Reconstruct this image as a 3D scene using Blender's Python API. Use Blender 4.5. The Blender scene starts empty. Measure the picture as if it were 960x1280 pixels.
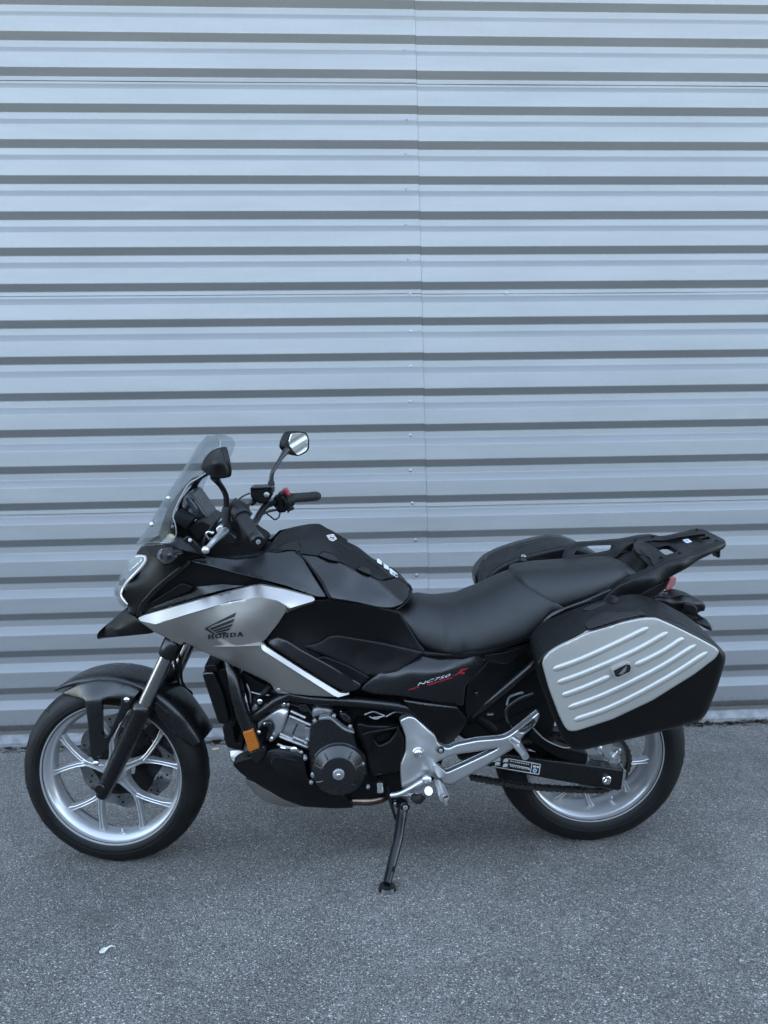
import bpy, bmesh, math, random
import numpy as np
from mathutils import Vector, Matrix
from mathutils.geometry import delaunay_2d_cdt
random.seed(7)
rng = np.random.default_rng(11)
R = math.radians
scene = bpy.context.scene
col = scene.collection

# ------------------------------------------------------------------ camera
FPX = 930.0                                   # focal length in pixels of a 960 x 1280 picture
PITCH, ROLL, YAW = R(1.0905), R(1.3023), R(2.8414)
CAM = np.array([0.0, -2.4066, 1.0313])
def _basis():
    fw = np.array([math.sin(YAW)*math.cos(PITCH), math.cos(YAW)*math.cos(PITCH), math.sin(PITCH)])
    rt = np.array([math.cos(YAW), -math.sin(YAW), 0.0])
    up = np.cross(rt, fw)
    return rt*math.cos(ROLL)-up*math.sin(ROLL), up*math.cos(ROLL)+rt*math.sin(ROLL), fw
RT, UP, FW = _basis()
cam_d = bpy.data.cameras.new('camera')
cam = bpy.data.objects.new('camera', cam_d)
col.objects.link(cam)
cam.matrix_world = Matrix(((RT[0], UP[0], -FW[0], CAM[0]), (RT[1], UP[1], -FW[1], CAM[1]),
                           (RT[2], UP[2], -FW[2], CAM[2]), (0, 0, 0, 1)))
cam_d.sensor_fit = 'VERTICAL'
cam_d.sensor_height = 24.0
cam_d.lens = FPX/1280*24.0
cam_d.clip_start = 0.05
cam_d.clip_end = 2000
scene.camera = cam

# ------------------------------------------------------------------ light: open shade, the sun stands behind the building
SUN_EL, SUN_AZ = R(31), R(12)                 # azimuth measured from +Y towards +X
world = bpy.data.worlds.new('World')
scene.world = world
world.use_nodes = True
wn = world.node_tree
bg = wn.nodes['Background']
sky = wn.nodes.new('ShaderNodeTexSky')
sky.sky_type = 'NISHITA'
sky.sun_disc = False
sky.sun_elevation = SUN_EL
sky.sun_rotation = SUN_AZ
sky.air_density = 1.0
sky.dust_density = 0.4
hs = wn.nodes.new('ShaderNodeHueSaturation')
hs.inputs['Saturation'].default_value = 0.72
hs.inputs['Hue'].default_value = 0.494
wn.links.new(sky.outputs[0], hs.inputs['Color'])
wn.links.new(hs.outputs[0], bg.inputs[0])
bg.inputs[1].default_value = 0.15
sun_d = bpy.data.lights.new('sun', 'SUN')
sun_d.energy = 2.0
sun_d.angle = R(0.53)
sun_d.color = (1.0, 0.95, 0.88)
sun = bpy.data.objects.new('sun', sun_d)
col.objects.link(sun)
sun.rotation_euler = (-(math.pi/2-SUN_EL), 0, -SUN_AZ)
sun.location = (0, 10, 12)
scene.view_settings.view_transform = 'Standard'
scene.view_settings.look = 'None'
scene.view_settings.gamma = 1.0
scene.view_settings.exposure = 3.26
scene.cycles.max_bounces = 8
scene.cycles.transparent_max_bounces = 12
scene.cycles.use_denoising = True

# ------------------------------------------------------------------ materials
def mat(name, c, rough=0.5, metal=0.0, spec=0.5, var=0.0, vscale=30.0, bump=0.0, bscale=400.0, rvar=0.0, coat=0.0, emit=None, es=0.0):
    m = bpy.data.materials.new(name)
    m.use_nodes = True
    nt = m.node_tree
    b = nt.nodes['Principled BSDF']
    b.inputs['Base Color'].default_value = (*c, 1)
    b.inputs['Roughness'].default_value = rough
    b.inputs['Metallic'].default_value = metal
    b.inputs['Specular IOR Level'].default_value = spec
    b.inputs['Coat Weight'].default_value = coat
    if emit:
        b.inputs['Emission Color'].default_value = (*emit, 1)
        b.inputs['Emission Strength'].default_value = es
    if var or rvar or bump:
        tc = nt.nodes.new('ShaderNodeTexCoord')
    if var or rvar:
        n = nt.nodes.new('ShaderNodeTexNoise')
        n.inputs['Scale'].default_value = vscale
        n.inputs['Detail'].default_value = 6
        n.inputs['Roughness'].default_value = 0.65
        nt.links.new(tc.outputs['Object'], n.inputs['Vector'])
        if var:
            mr = nt.nodes.new('ShaderNodeMapRange')
            mr.inputs[1].default_value, mr.inputs[2].default_value = 0.3, 0.7
            mr.inputs[3].default_value, mr.inputs[4].default_value = 1-var, 1+var
            nt.links.new(n.outputs['Fac'], mr.inputs[0])
            mx = nt.nodes.new('ShaderNodeVectorMath')
            mx.operation = 'SCALE'
            mx.inputs[0].default_value = c
            nt.links.new(mr.outputs[0], mx.inputs['Scale'])
            nt.links.new(mx.outputs[0], b.inputs['Base Color'])
        if rvar:
            mr = nt.nodes.new('ShaderNodeMapRange')
            mr.inputs[1].default_value, mr.inputs[2].default_value = 0.3, 0.7
            mr.inputs[3].default_value, mr.inputs[4].default_value = max(0.02, rough-rvar), min(1, rough+rvar)
            nt.links.new(n.outputs['Fac'], mr.inputs[0])
            nt.links.new(mr.outputs[0], b.inputs['Roughness'])
    if bump:
        n2 = nt.nodes.new('ShaderNodeTexNoise')
        n2.inputs['Scale'].default_value = bscale
        n2.inputs['Detail'].default_value = 3
        nt.links.new(tc.outputs['Object'], n2.inputs['Vector'])
        bp = nt.nodes.new('ShaderNodeBump')
        bp.inputs['Strength'].default_value = bump
        bp.inputs['Distance'].default_value = 0.002
        nt.links.new(n2.outputs['Fac'], bp.inputs['Height'])
        nt.links.new(bp.outputs[0], b.inputs['Normal'])
    return m
M = {}
M['satin'] = mat('satin_black_paint', (0.0055, 0.0057, 0.0062), 0.27, rvar=0.05, vscale=12, spec=0.40)
M['plastic'] = mat('matte_black_plastic', (0.0025, 0.0026, 0.0029), 0.40, rvar=0.08, vscale=25, bump=0.15, bscale=900, spec=0.22)
M['gloss'] = mat('gloss_black', (0.008, 0.008, 0.009), 0.18, spec=0.5, rvar=0.05, vscale=20)
M['black_metal'] = mat('black_painted_metal', (0.004, 0.0042, 0.0046), 0.30, spec=0.4, rvar=0.08, vscale=40)
M['silver'] = mat('silver_satin_paint', (0.345, 0.325, 0.302), 0.36, 0.85, rvar=0.05, vscale=15)
M['silver_lid'] = mat('silver_lid_plastic', (0.36, 0.35, 0.325), 0.36, 0.45, rvar=0.05, vscale=30)
M['alloy'] = mat('cast_alloy', (0.50, 0.50, 0.50), 0.34, 0.85, rvar=0.07, vscale=40)
M['wheel'] = mat('wheel_silver', (0.44, 0.44, 0.445), 0.28, 0.65)
M['steel'] = mat('bright_steel', (0.62, 0.62, 0.62), 0.22, 1.0, rvar=0.1, vscale=60)
M['fork_tube'] = mat('fork_tube_steel', (0.30, 0.30, 0.30), 0.25, 1.0)
M['castgrey'] = mat('grey_engine_casting', (0.24, 0.24, 0.245), 0.45, 0.6, var=0.2, vscale=60, rvar=0.1)
M['engine_black'] = mat('black_engine_casting', (0.007, 0.0072, 0.008), 0.28, spec=0.5, rvar=0.06, vscale=50, bump=0.07, bscale=700)
M['dark'] = mat('dark_inner_parts', (0.003, 0.003, 0.0035), 0.6, spec=0.2)
M['rubber'] = mat('rubber', (0.007, 0.007, 0.0075), 0.68, spec=0.35, rvar=0.1, vscale=60, bump=0.2, bscale=500)
M['tyre'] = mat('tyre_rubber', (0.0042, 0.0042, 0.0044), 0.55, spec=0.26, var=0.35, vscale=14, rvar=0.1, bump=0.15, bscale=600)
M['seat'] = mat('seat_vinyl', (0.0055, 0.0058, 0.0064), 0.40, spec=0.38, bump=0.35, bscale=1400, rvar=0.05, vscale=20)
M['amber'] = mat('amber_reflector', (0.30, 0.085, 0.006), 0.25, spec=0.6, bump=0.6, bscale=500)
M['red_lens'] = mat('red_lens', (0.32, 0.07, 0.075), 0.15, spec=0.8)
M['red_paint'] = mat('red_print', (0.20, 0.008, 0.013), 0.4)
M['red_switch'] = mat('red_switch', (0.20, 0.010, 0.016), 0.4)
M['white'] = mat('white_print', (0.48, 0.48, 0.475), 0.45)
M['black_print'] = mat('black_print', (0.008, 0.008, 0.009), 0.4)
M['blue'] = mat('blue_print', (0.08, 0.2, 0.5), 0.45)
M['mirror'] = mat('mirror_glass', (0.85, 0.87, 0.88), 0.02, 1.0)
M['drl'] = mat('lit_running_light', (0.6, 0.59, 0.55), 0.3, emit=(1.0, 0.93, 0.78), es=0.03)
M['chrome'] = mat('lamp_reflector', (0.7, 0.7, 0.7), 0.08, 1.0, bump=0.2, bscale=80)
M['screen'] = mat('display_glass', (0.03, 0.035, 0.04), 0.08, spec=0.7)
M['exhaust'] = mat('heated_exhaust_steel', (0.17, 0.125, 0.10), 0.32, 1.0, var=0.3, vscale=25)
M['chain'] = mat('chain_steel', (0.05, 0.048, 0.045), 0.42, 0.8, var=0.4, vscale=120)
M['disc'] = mat('brake_disc_steel', (0.25, 0.25, 0.25), 0.3, 1.0, rvar=0.1, vscale=80)
M['brown'] = mat('brown_cover', (0.05, 0.035, 0.022), 0.5, 0.5)
def glass(name, tint, rough, fac):
    m = bpy.data.materials.new(name)
    m.use_nodes = True
    nt = m.node_tree
    nt.nodes.remove(nt.nodes['Principled BSDF'])
    out = nt.nodes['Material Output']
    tr = nt.nodes.new('ShaderNodeBsdfTransparent')
    tr.inputs[0].default_value = (*tint, 1)
    gl = nt.nodes.new('ShaderNodeBsdfGlossy')
    gl.inputs['Roughness'].default_value = rough
    gl.inputs[0].default_value = (1, 1, 1, 1)
    lw = nt.nodes.new('ShaderNodeLayerWeight')
    lw.inputs[0].default_value = 0.5
    pw = nt.nodes.new('ShaderNodeMath')
    pw.operation = 'POWER'
    pw.inputs[1].default_value = 4.0
    nt.links.new(lw.outputs['Facing'], pw.inputs[0])
    ad = nt.nodes.new('ShaderNodeMath')
    ad.operation = 'MULTIPLY_ADD'
    ad.inputs[1].default_value = 0.65
    ad.inputs[2].default_value = 0.03+fac
    nt.links.new(pw.outputs[0], ad.inputs[0])
    mx = nt.nodes.new('ShaderNodeMixShader')
    nt.links.new(ad.outputs[0], mx.inputs[0])
    nt.links.new(tr.outputs[0], mx.inputs[1])
    nt.links.new(gl.outputs[0], mx.inputs[2])
    nt.links.new(mx.outputs[0], out.inputs[0])
    return m
M['windscreen'] = glass('clear_windscreen', (0.86, 0.875, 0.885), 0.02, -0.01)
M['lens'] = glass('clear_lens', (0.9, 0.92, 0.93), 0.03, 0.04)

# ------------------------------------------------------------------ projection helpers (pixel of the 960 x 1280 picture -> place in the world)
def ray(px, py):
    return (px-480)/FPX*RT + (640-py)/FPX*UP + FW
LEAN = R(10.2)
BIKE_Y = 0.035                                # the tyres stand on this line
CAMB = CAM-np.array([0, BIKE_Y, 0])
WH = np.array([0, math.cos(LEAN), math.sin(LEAN)])
VH = np.array([0, -math.sin(LEAN), math.cos(LEAN)])
def U(px, py, w):
    """point of the motorcycle (own axes: x to the rear, y to its right, z up) seen at a pixel, at lateral distance w"""
    d = ray(px, py)
    t = (w-CAMB@WH)/(d@WH)
    X = CAMB+d*t
    return Vector((X[0], w, X@VH))
def Uground(px, py, z=0.0):
    d = ray(px, py)
    X = CAMB+d*((z-CAM[2])/d[2])
    return Vector((X[0], X@WH, X@VH))
def at_plane_y(px, py, y):
    d = ray(px, py)
    return CAM+d*((y-CAM[1])/d[1])
CR = dict(A=(120, 530, 3.2), B=(10, 780, 3.2), C=(230, 740, 3.2), D=(300, 640, 3.2), E=(460, 820, 3.2), F=(560, 640, 960/360),
          G=(600, 780, 3.0), H=(230, 830, 6.0), I=(360, 860, 6.0), J=(480, 880, 4.8), K=(120, 680, 6.0), L=(320, 640, 4.8),
          M=(560, 640, 960/180), N=(740, 640, 960/180), O=(600, 860, 960/260), P=(500, 800, 4.8), Q=(20, 820, 3.84),
          R=(230, 700, 4.8), S=(640, 730, 960/280), T=(440, 960, 6.0), V=(140, 540, 6.0), W=(260, 530, 6.0), X=(0, 0, 1))
def cv(c, pts):
    ox, oy, s = CR[c]
    return [(ox+p[0]/s, oy+p[1]/s, *p[2:]) for p in pts]

# ------------------------------------------------------------------ mesh helpers
def link(name, me, m, parent, smooth=35):
    o = bpy.data.objects.new(name, me)
    col.objects.link(o)
    if m is not None:
        me.materials.append(M[m] if isinstance(m, str) else m)
    if parent is not None:
        o.parent = parent
    if smooth:
        for p in me.polygons:
            p.use_smooth = True
        me.set_sharp_from_angle(angle=R(smooth))
    return o
def finish(name, bm, m, parent, smooth=35, recalc=True):
    if recalc:
        bmesh.ops.recalc_face_normals(bm, faces=bm.faces)
    me = bpy.data.meshes.new(name)
    bm.to_mesh(me)
    bm.free()
    return link(name, me, m, parent, smooth)
def empty(name, parent=None):
    o = bpy.data.objects.new(name, None)
    o.empty_display_size = 0.1
    col.objects.link(o)
    if parent is not None:
        o.parent = parent
    return o
def mirror_copy(o, parent, name=None):
    """the same part on the far side of the machine"""
    me = o.data.copy()
    co = np.empty(len(me.vertices)*3)
    me.vertices.foreach_get('co', co)
    co[1::3] *= -1
    me.vertices.foreach_set('co', co)
    me.flip_normals()
    c = bpy.data.objects.new(name or o.name, me)
    col.objects.link(c)
    c.parent = parent
    return c
def rpoly(pts, rad):
    P = [np.array(p[:2], float) for p in pts]
    out = []
    n = len(P)
    for i in range(n):
        a, b, c = P[i-1], P[i], P[(i+1) % n]
        la, lc = np.linalg.norm(a-b), np.linalg.norm(c-b)
        if la < 1e-6 or lc < 1e-6:
            continue
        d = min(rad, 0.42*la, 0.42*lc)
        if d < 0.15:
            out.append(b)
            continue
        s, e = b+(a-b)/la*d, b+(c-b)/lc*d
        for t in (0, .25, .5, .75, 1):
            out.append((1-t)**2*s+2*t*(1-t)*b+t*t*e)
    return out
def crom(pts, seg=5, closed=False):
    P = [np.array(p, float) for p in pts]
    n = len(P)
    out = []
    rngi = range(n) if closed else range(n-1)
    for i in rngi:
        p0 = P[i-1] if (closed or i > 0) else 2*P[0]-P[1]
        p1, p2 = P[i], P[(i+1) % n]
        p3 = P[(i+2) % n] if (closed or i+2 < n) else 2*P[-1]-P[-2]
        for k in range(seg):
            t = k/seg
            out.append(0.5*((2*p1)+(-p0+p2)*t+(2*p0-5*p1+4*p2-p3)*t*t+(-p0+3*p1-3*p2+p3)*t**3))
    if not closed:
        out.append(P[-1])
    return out
def resample(poly, step):
    out = []
    n = len(poly)
    for i in range(n):
        a, b = poly[i], poly[(i+1) % n]
        k = max(1, int(math.ceil(np.linalg.norm(b-a)/step)))
        for j in range(k):
            out.append(a+(b-a)*j/k)
    res = [out[0]]
    for p in out[1:]:
        if np.linalg.norm(p-res[-1]) > 0.12:
            res.append(p)
    if np.linalg.norm(res[0]-res[-1]) < 0.12:
        res.pop()
    return res
def segdist(Pts, poly):
    A = np.array(poly)
    B = np.roll(A, -1, axis=0)
    AB = B-A
    L2 = (AB**2).sum(1)+1e-12
    D = Pts[:, None, :]-A[None]
    t = np.clip((D*AB[None]).sum(2)/L2[None], 0, 1)
    q = D-t[..., None]*AB[None]
    return np.sqrt((q**2).sum(2)).min(1)
def inside(Pts, poly):
    A = np.array(poly)
    B = np.roll(A, -1, axis=0)
    x, y = Pts[:, 0][:, None], Pts[:, 1][:, None]
    c = ((A[None, :, 1] > y) != (B[None, :, 1] > y))
    dy = np.where(np.abs(B[:, 1]-A[:, 1]) < 1e-12, 1e-12, B[:, 1]-A[:, 1])
    xi = (B[:, 0]-A[:, 0])[None]*(y-A[None, :, 1])/dy[None]+A[None, :, 0]
    return ((c & (x < xi)).sum(1) % 2) == 1
def tps(ctrl, lam=0.0):
    C = np.array(ctrl, float)
    if len(C) == 1 or np.ptp(C[:, 2]) < 1e-9:
        v = C[0, 2]
        return lambda Q: np.full(len(Q), v)
    xy = C[:, :2]/100.0
    n = len(C)
    d = np.sqrt(((xy[:, None]-xy[None])**2).sum(2))
    with np.errstate(divide='ignore', invalid='ignore'):
        Km = np.where(d > 0, d*d*np.log(d), 0)
    A = np.zeros((n+3, n+3))
    A[:n, :n] = Km+np.eye(n)*lam
    A[:n, n] = 1
    A[:n, n+1:] = xy
    A[n, :n] = 1
    A[n+1:, :n] = xy.T
    s = np.linalg.lstsq(A, np.concatenate([C[:, 2], np.zeros(3)]), rcond=None)[0]
    def f(Q):
        q = np.asarray(Q, float)[:, :2]/100.0
        dd = np.sqrt(((q[:, None]-xy[None])**2).sum(2))
        with np.errstate(divide='ignore', invalid='ignore'):
            K = np.where(dd > 0, dd*dd*np.log(dd), 0)
        return K@s[:n]+s[n]+q@s[n+1:]
    return f
WF = {}
def plate(name, parent, pts, m, w=None, ctrl=(), thick=0.02, r=0.005, rnd=3.0, smooth=False, step=None, holes=(), lam=1e-4,
          ext=(0, 1, 0), sym=False, key=None, sharp=35, back=True, hr=None):
    """a moulded panel: outline and depth given at pixels of the picture, rounded edge of radius r (m), thickness along ext"""
    cpts = [(p[0], p[1], p[2]) for p in pts if len(p) > 2]+[tuple(c) for c in ctrl]
    if w is not None:
        cpts = [(p[0], p[1], p[2] if len(p) > 2 else w) for p in pts]+[tuple(c) for c in ctrl]
    wf = tps(cpts, lam)
    raw = crom([p[:2] for p in pts], 5, True) if smooth else rpoly(pts, rnd)
    ar = 0.5*abs(sum(raw[i-1][0]*raw[i][1]-raw[i][0]*raw[i-1][1] for i in range(len(raw))))
    if step is None:
        step = min(6.0, max(1.6, math.sqrt(ar)/14))
    poly = resample(raw, step)
    loops = [poly]
    for h in holes:
        hh = resample(rpoly(h, hr if hr is not None else rnd), step)
        loops.append(hh)
    allb = np.array(poly)
    lo, hi = allb.min(0), allb.max(0)
    rp = r*400.0
    cand = []
    gx, gy = np.meshgrid(np.arange(lo[0]+step*.37, hi[0], step), np.arange(lo[1]+step*.41, hi[1], step*.87))
    gx = gx+(np.arange(gx.shape[0]) % 2)[:, None]*step*.5
    grid = np.stack([gx.ravel(), gy.ravel()], 1)
    def dist(Q):
        return np.min([segdist(Q, l) for l in loops], axis=0)
    def ins(Q):
        k = inside(Q, loops[0])
        for l in loops[1:]:
            k &= ~inside(Q, l)
        return k
    sel = grid[ins(grid)] if len(grid) else grid
    if len(sel):
        sel = sel[dist(sel) > max(rp*1.15, step*.5)]
    cand.append(sel)
    if rp > 0.4:
        for fr in (0.12, 0.36, 0.68, 1.0):
            ring = []
            for l in loops:
                A = np.array(l)
                T = np.roll(A, -1, 0)-np.roll(A, 1, 0)
                T /= (np.linalg.norm(T, axis=1)[:, None]+1e-9)
                N = np.stack([-T[:, 1], T[:, 0]], 1)
                for sgn in (1, -1):
                    ring.append(A+N*sgn*rp*fr)
            ring = np.concatenate(ring)
            k = ins(ring)
            ring = ring[k]
            if len(ring):
                ring = ring[dist(ring) > rp*fr*0.93]
            cand.append(ring)
    inner = np.concatenate([c for c in cand if len(c)]) if any(len(c) for c in cand) else np.zeros((0, 2))
    if len(inner):                       # thin out near-duplicates
        kk = np.unique(np.round(inner/0.3).astype(int), axis=0, return_index=True)[1]
        inner = inner[np.sort(kk)]
    V2, E2 = [], []
    for l in loops:
        b = len(V2)
        V2 += [Vector(p) for p in l]
        E2 += [(b+i, b+(i+1) % len(l)) for i in range(len(l))]
    V2 += [Vector(p) for p in inner]
    ov, oe, of, *_ = delaunay_2d_cdt(V2, E2, [], 0, 1e-4)
    P2 = np.array([(v.x, v.y) for v in ov])
    cen = np.array([P2[list(f)].mean(0) for f in of])
    keep = ins(cen)
    faces = [list(f) for f, k in zip(of, keep) if k]
    d = dist(P2)
    off = np.where(d < rp, r*(1-np.sqrt(np.clip(1-(1-d/max(rp, 1e-6))**2, 0, 1))), 0) if rp > 0.4 else np.zeros(len(P2))
    wv = wf(P2)+off
    bm = bmesh.new()
    fv = [bm.verts.new(U(p[0], p[1], float(ww))) for p, ww in zip(P2, wv)]
    ex = Vector(ext)*thick
    used = set()
    cnt = {}
    for f in faces:
        for a, b in zip(f, f[1:]+f[:1]):
            cnt[(a, b)] = cnt.get((a, b), 0)+1
    if thick > 0:
        bvs = {}
        def bv(i):
            if i not in bvs:
                bvs[i] = bm.verts.new(fv[i].co+ex)
            return bvs[i]
    for f in faces:
        try:
            bm.faces.new([fv[i] for i in f])
            if thick > 0 and back:
                bm.faces.new([bv(i) for i in reversed(f)])
        except ValueError:
            pass
    if thick > 0:
        for (a, b) in cnt:
            if (b, a) not in cnt:
                try:
                    bm.faces.new([fv[b], fv[a], bv(a), bv(b)])
                except ValueError:
                    pass
    for v in [v for v in bm.verts if not v.link_faces]:
        bm.verts.remove(v)
    if sym:
        bmesh.ops.bisect_plane(bm, geom=bm.verts[:]+bm.edges[:]+bm.faces[:], plane_co=(0, 0, 0), plane_no=(0, 1, 0), clear_outer=True)
        g = bmesh.ops.duplicate(bm, geom=bm.verts[:]+bm.edges[:]+bm.faces[:])
        for v in [x for x in g['geom'] if isinstance(x, bmesh.types.BMVert)]:
            v.co.y *= -1
        bmesh.ops.remove_doubles(bm, verts=bm.verts, dist=1e-5)
    o = finish(name, bm, m, parent, sharp)
    WF[key or name] = (wf, loops, rp, r)
    return o
def surf_w(key, px, py):
    wf, loops, rp, r = WF[key]
    Q = np.array([[px, py]])
    w = float(wf(Q)[0])
    d = min(segdist(Q, l)[0] for l in loops)
    if d < rp:
        w += r*(1-math.sqrt(max(0, 1-(1-d/rp)**2)))
    return w
def decal(name, parent, polys, key, m, lift=0.0012, w=None, thick=0.0009, rnd=0.0, step=3.0):
    """flat print or a thin emblem that follows the panel called key"""
    bm = bmesh.new()
    for pts in polys:
        raw = rpoly(pts, rnd) if rnd else [np.array(p[:2], float) for p in pts]
        poly = resample(raw, step)
        V2 = [Vector(p) for p in poly]
        E2 = [(i, (i+1) % len(poly)) for i in range(len(poly))]
        ov, oe, of, *_ = delaunay_2d_cdt(V2, E2, [], 1, 1e-5)
        fv = []
        for v in ov:
            ww = (w if w is not None else surf_w(key, v.x, v.y))-lift
            fv.append(bm.verts.new(U(v.x, v.y, ww)))
        bvs = [bm.verts.new(v.co+Vector((0, thick, 0))) for v in fv]
        cnt = {}
        for f in of:
            f = list(f)
            try:
                bm.faces.new([fv[i] for i in f])
            except ValueError:
                continue
            for a, b in zip(f, f[1:]+f[:1]):
                cnt[(a, b)] = 1
        for (a, b) in cnt:
            if (b, a) not in cnt:
                bm.faces.new([fv[b], fv[a], bvs[a], bvs[b]])
    return finish(name, bm, m, parent, 0)
def bm_tube(bm, path, radii, seg=12, caps=True):
    P = [Vector(p) for p in path]
    n = len(P)
    if not hasattr(radii, '__len__'):
        radii = [radii]*n
    rings = []
    nrm = None
    for i in range(n):
        t = (P[min(i+1, n-1)]-P[max(i-1, 0)]).normalized()
        if nrm is None:
            a = Vector((0, 0, 1)) if abs(t.z) < 0.9 else Vector((1, 0, 0))
            nrm = t.cross(a).normalized()
        nrm = (nrm-t*nrm.dot(t)).normalized()
        bn = t.cross(nrm)
        rings.append([bm.verts.new(P[i]+(nrm*math.cos(2*math.pi*k/seg)+bn*math.sin(2*math.pi*k/seg))*radii[i]) for k in range(seg)])
    for i in range(n-1):
        for k in range(seg):
            bm.faces.new([rings[i][k], rings[i][(k+1) % seg], rings[i+1][(k+1) % seg], rings[i+1][k]])
    if caps:
        bm.faces.new(rings[0][::-1])
        bm.faces.new(rings[-1])
def tube(name, parent, pts, rad, m, seg=12, smooth=True, sub=6, local=False):
    """pts: (px, py, w) pixels with depth, or own-axes points when local"""
    L = [Vector(p) if local else U(*p[:3]) for p in pts]
    n = len(L)
    rr = list(rad) if hasattr(rad, '__len__') else [rad]*n
    if smooth and n > 2:
        Q = crom([(*l, a) for l, a in zip(L, rr)], sub)
        L = [Vector(q[:3]) for q in Q]
        rr = [q[3] for q in Q]
    bm = bmesh.new()
    bm_tube(bm, L, rr, seg)
    return finish(name, bm, m, parent, 40)
def bm_lathe(bm, prof, mtx, seg=48, a0=0.0, a1=2*math.pi):
    """prof: list of (radius, axial); turned about the matrix's y axis; x,z is the plane of the ring"""
    full = abs(a1-a0-2*math.pi) < 1e-6
    n = seg if full else seg+1
    rings = []
    for (r_, y_) in prof:
        rings.append([bm.verts.new(mtx @ Vector((r_*math.cos(a0+(a1-a0)*k/seg), y_, r_*math.sin(a0+(a1-a0)*k/seg)))) for k in range(n)])
    for i in range(len(prof)-1):
        for k in range(seg):
            k2 = (k+1) % n
            try:
                bm.faces.new([rings[i][k], rings[i][k2], rings[i+1][k2], rings[i+1][k]])
            except ValueError:
                pass
    return rings
def lathe(name, parent, prof, mtx, m, seg=48, sharp=35, **k):
    bm = bmesh.new()
    bm_lathe(bm, prof, mtx, seg, **k)
    bmesh.ops.remove_doubles(bm, verts=bm.verts, dist=1e-6)
    return finish(name, bm, m, parent, sharp)
def disc_at(name, parent, p, rad, h, m, dome=0.0, seg=20, axis=None, bev=0.15, sides=None):
    """a round boss, bolt head or cap whose outer face looks to the machine's left, centred at own-axes point p"""
    mt = Matrix.Translation(p)
    if axis is not None:
        mt = mt @ Vector((0, -1, 0)).rotation_difference(Vector(axis).normalized()).to_matrix().to_4x4()
    b = rad*bev
    prof = [(0, -h-dome), (rad*.45, -h-dome*.8), (rad-b, -h-dome*.15), (rad, -h+b), (rad, 0), (0, 0)]
    return lathe(name, parent, prof, mt, m, sides or seg)
def bm_box(bm, mtx, sx, sy, sz, bev=0.0):
    g = bmesh.ops.create_cube(bm, size=1.0)
    vs = g['verts']
    bmesh.ops.scale(bm, vec=(sx, sy, sz), verts=vs)
    if bev > 0:
        es = list({e for v in vs for e in v.link_edges})
        rb = bmesh.ops.bevel(bm, geom=es, offset=bev, segments=2, affect='EDGES', profile=0.5)
        vs = list({v for f in rb['faces'] for v in f.verts} | {v for v in vs if v.is_valid})
    bmesh.ops.transform(bm, matrix=mtx, verts=[v for v in vs if v.is_valid])
def box(name, parent, p, size, m, rot=None, bev=0.004):
    bm = bmesh.new()
    mt = Matrix.Translation(p)
    if rot is not None:
        mt = mt @ rot
    bm_box(bm, Matrix.Identity(4), *size, bev)
    bmesh.ops.transform(bm, matrix=mt, verts=bm.verts)
    return finish(name, bm, m, parent, 35)

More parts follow.
